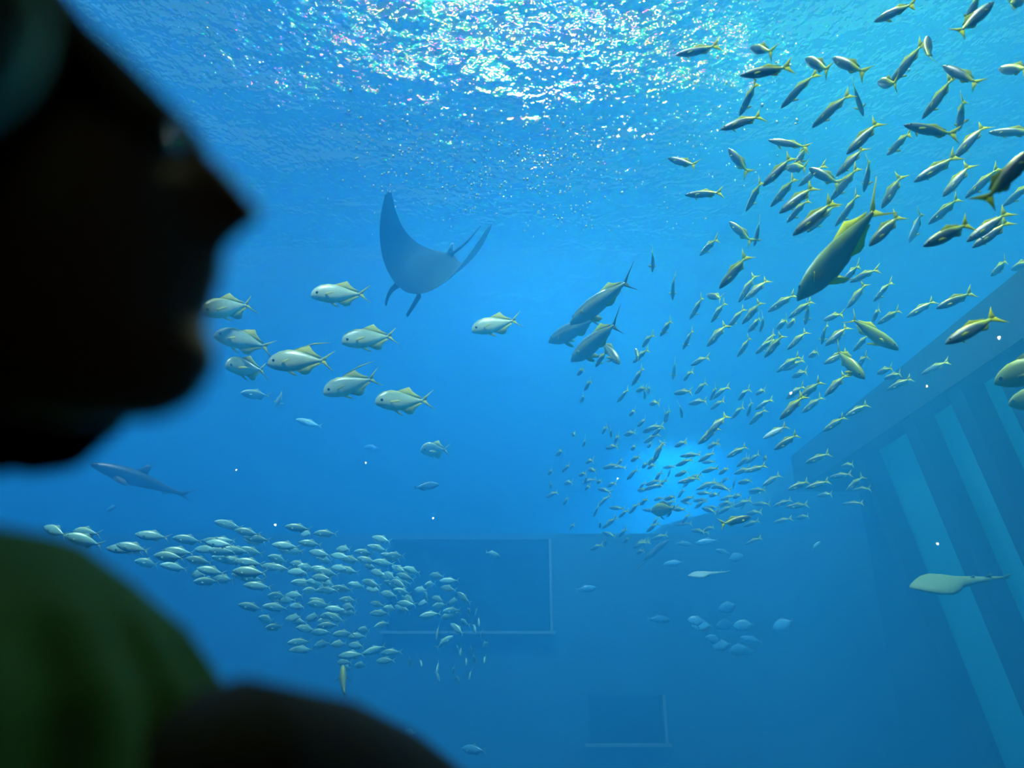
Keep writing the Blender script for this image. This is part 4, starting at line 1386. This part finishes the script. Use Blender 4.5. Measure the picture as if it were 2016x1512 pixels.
# ------------------------------------------------------------------ labels of the schooling fish
def zone_yellow(x, y):
    for x0, x1, y0, y1, w in ((0, 1660, 0, 235, 'among the surface glints'), (1660, 2100, -99, 130, 'in the top right corner'), (1660, 1800, 130, 260, 'in pale upper right water'),
                              (1800, 2100, 130, 300, 'near the upper right edge'), (0, 1480, 235, 520, 'in open blue water'),
                              (1480, 1590, 235, 520, 'on the upper left flank'), (1590, 1720, 235, 430, 'just above the big amberjack'),
                              (1720, 1850, 230, 440, 'upper right of the big amberjack'), (1850, 2100, 300, 540, 'near the right edge'), (1590, 1850, 430, 540, 'beside the big amberjack'),
                              (0, 1330, 500, 700, 'right of the big jacks'), (1330, 1480, 500, 620, 'below left of the big amberjack'), (1480, 1600, 500, 640, 'under the big amberjack\'s head'),
                              (1330, 1480, 620, 720, 'in the middle left flank'), (1480, 1600, 640, 740, 'in the packed middle'), (1600, 1720, 500, 760, 'in the middle right flank'),
                              (1720, 2100, 500, 800, 'above the dark slanting beam'), (0, 1180, 700, 1200, 'in the sparse left fringe'), (1180, 1300, 700, 860, 'left above the glow'),
                              (1300, 1420, 700, 860, 'right above the glow'), (1420, 1560, 700, 860, 'far above the rock ledge'), (1560, 1760, 740, 900, 'over the rock ledge'),
                              (1180, 1260, 860, 1000, 'left of the glow'), (1260, 1380, 860, 940, 'before the bright glow'), (1380, 1520, 860, 960, 'right of the glow'),
                              (1260, 1400, 940, 1020, 'under the bright glow'), (1400, 1540, 940, 1040, 'at the school\'s lower right'), (1540, 1800, 860, 1100, 'before the dark gallery end'),
                              (0, 1300, 1000, 1200, 'at the school\'s lower left'), (1300, 1600, 1000, 1200, 'at the school\'s lower edge')):
        if x0 <= x < x1 and y0 <= y < y1:
            return w
    return 'in the school'


def zone_silver(x, y):
    if x < 330: return 'beside the green knit'
    if x > 880 and y > 1190: return 'in the tail of the swirl'
    if x > 840: return 'where the school turns down'
    b = 'upper' if y < 1110 else 'middle' if y < 1190 else 'lower'
    c = 'left' if x < 500 else 'central' if x < 680 else 'right'
    return 'in the %s %s silver school' % (b, c)


def heading(dx, dy):
    a = math.degrees(math.atan2(-dy, dx)) % 360
    if a < 20 or a >= 340: return 'facing right'
    if a < 70: return 'rising right'
    if a < 110: return 'nosing straight up'
    if a < 160: return 'rising left'
    if a < 200: return 'facing left'
    if a < 250: return 'slanting down left' if a < 228 else 'diving steeply left'
    if a < 290: return 'nosing straight down'
    return 'diving right'


ORD = 'first second third fourth fifth sixth seventh eighth ninth tenth eleventh twelfth 13th 14th 15th 16th 17th 18th 19th 20th 21st 22nd'.split()
NUM = 'two three four five six seven eight nine ten eleven twelve 13 14 15 16 17 18 19 20 21 22'.split()
sets = {}
for f in FISH:
    o = f['o']
    o['category'] = 'fish'
    if f['set'] == 'single':
        o['label'] = f['label']
        if f.get('grp'): o['group'] = f['grp']
        continue
    y = f['set'] == 'yellow'
    o['group'] = 'yellow-tailed fish of the right-hand school' if y else 'silver fish of the lower left school'
    size = ('large' if f['px'] > 90 else 'medium' if f['px'] > 48 else 'small') if y else ('long' if f['px'] > 50 else 'short')
    key = (f['set'], size, 'yellow-tailed' if y else 'silver', heading(f['dx'], f['dy']), zone_yellow(f['x'], f['y']) if y else zone_silver(f['x'], f['y']))
    sets.setdefault(key, []).append(f)
for (st, size, kind, hd, zn), fs in sets.items():
    base = '%s %s fish %s %s' % (size, kind, hd, zn)
    fs.sort(key=lambda f: f['x'])
    n = len(fs)
    for k, f in enumerate(fs):
        if n == 1: lb = base
        elif n <= 22:
            w = 'leftmost' if k == 0 else 'rightmost' if k == n - 1 else ORD[k] + ' from left'
            lb = '%s, %s of %s' % (base, w, NUM[n - 2])
            if len(lb.split()) > 16: lb = lb.replace(' fish ', ' ', 1)
            if len(lb.split()) > 16: lb = lb.replace(' the ', ' ')
        else:
            lb = '%s, one of many alike' % base
        f['o']['label'] = lb
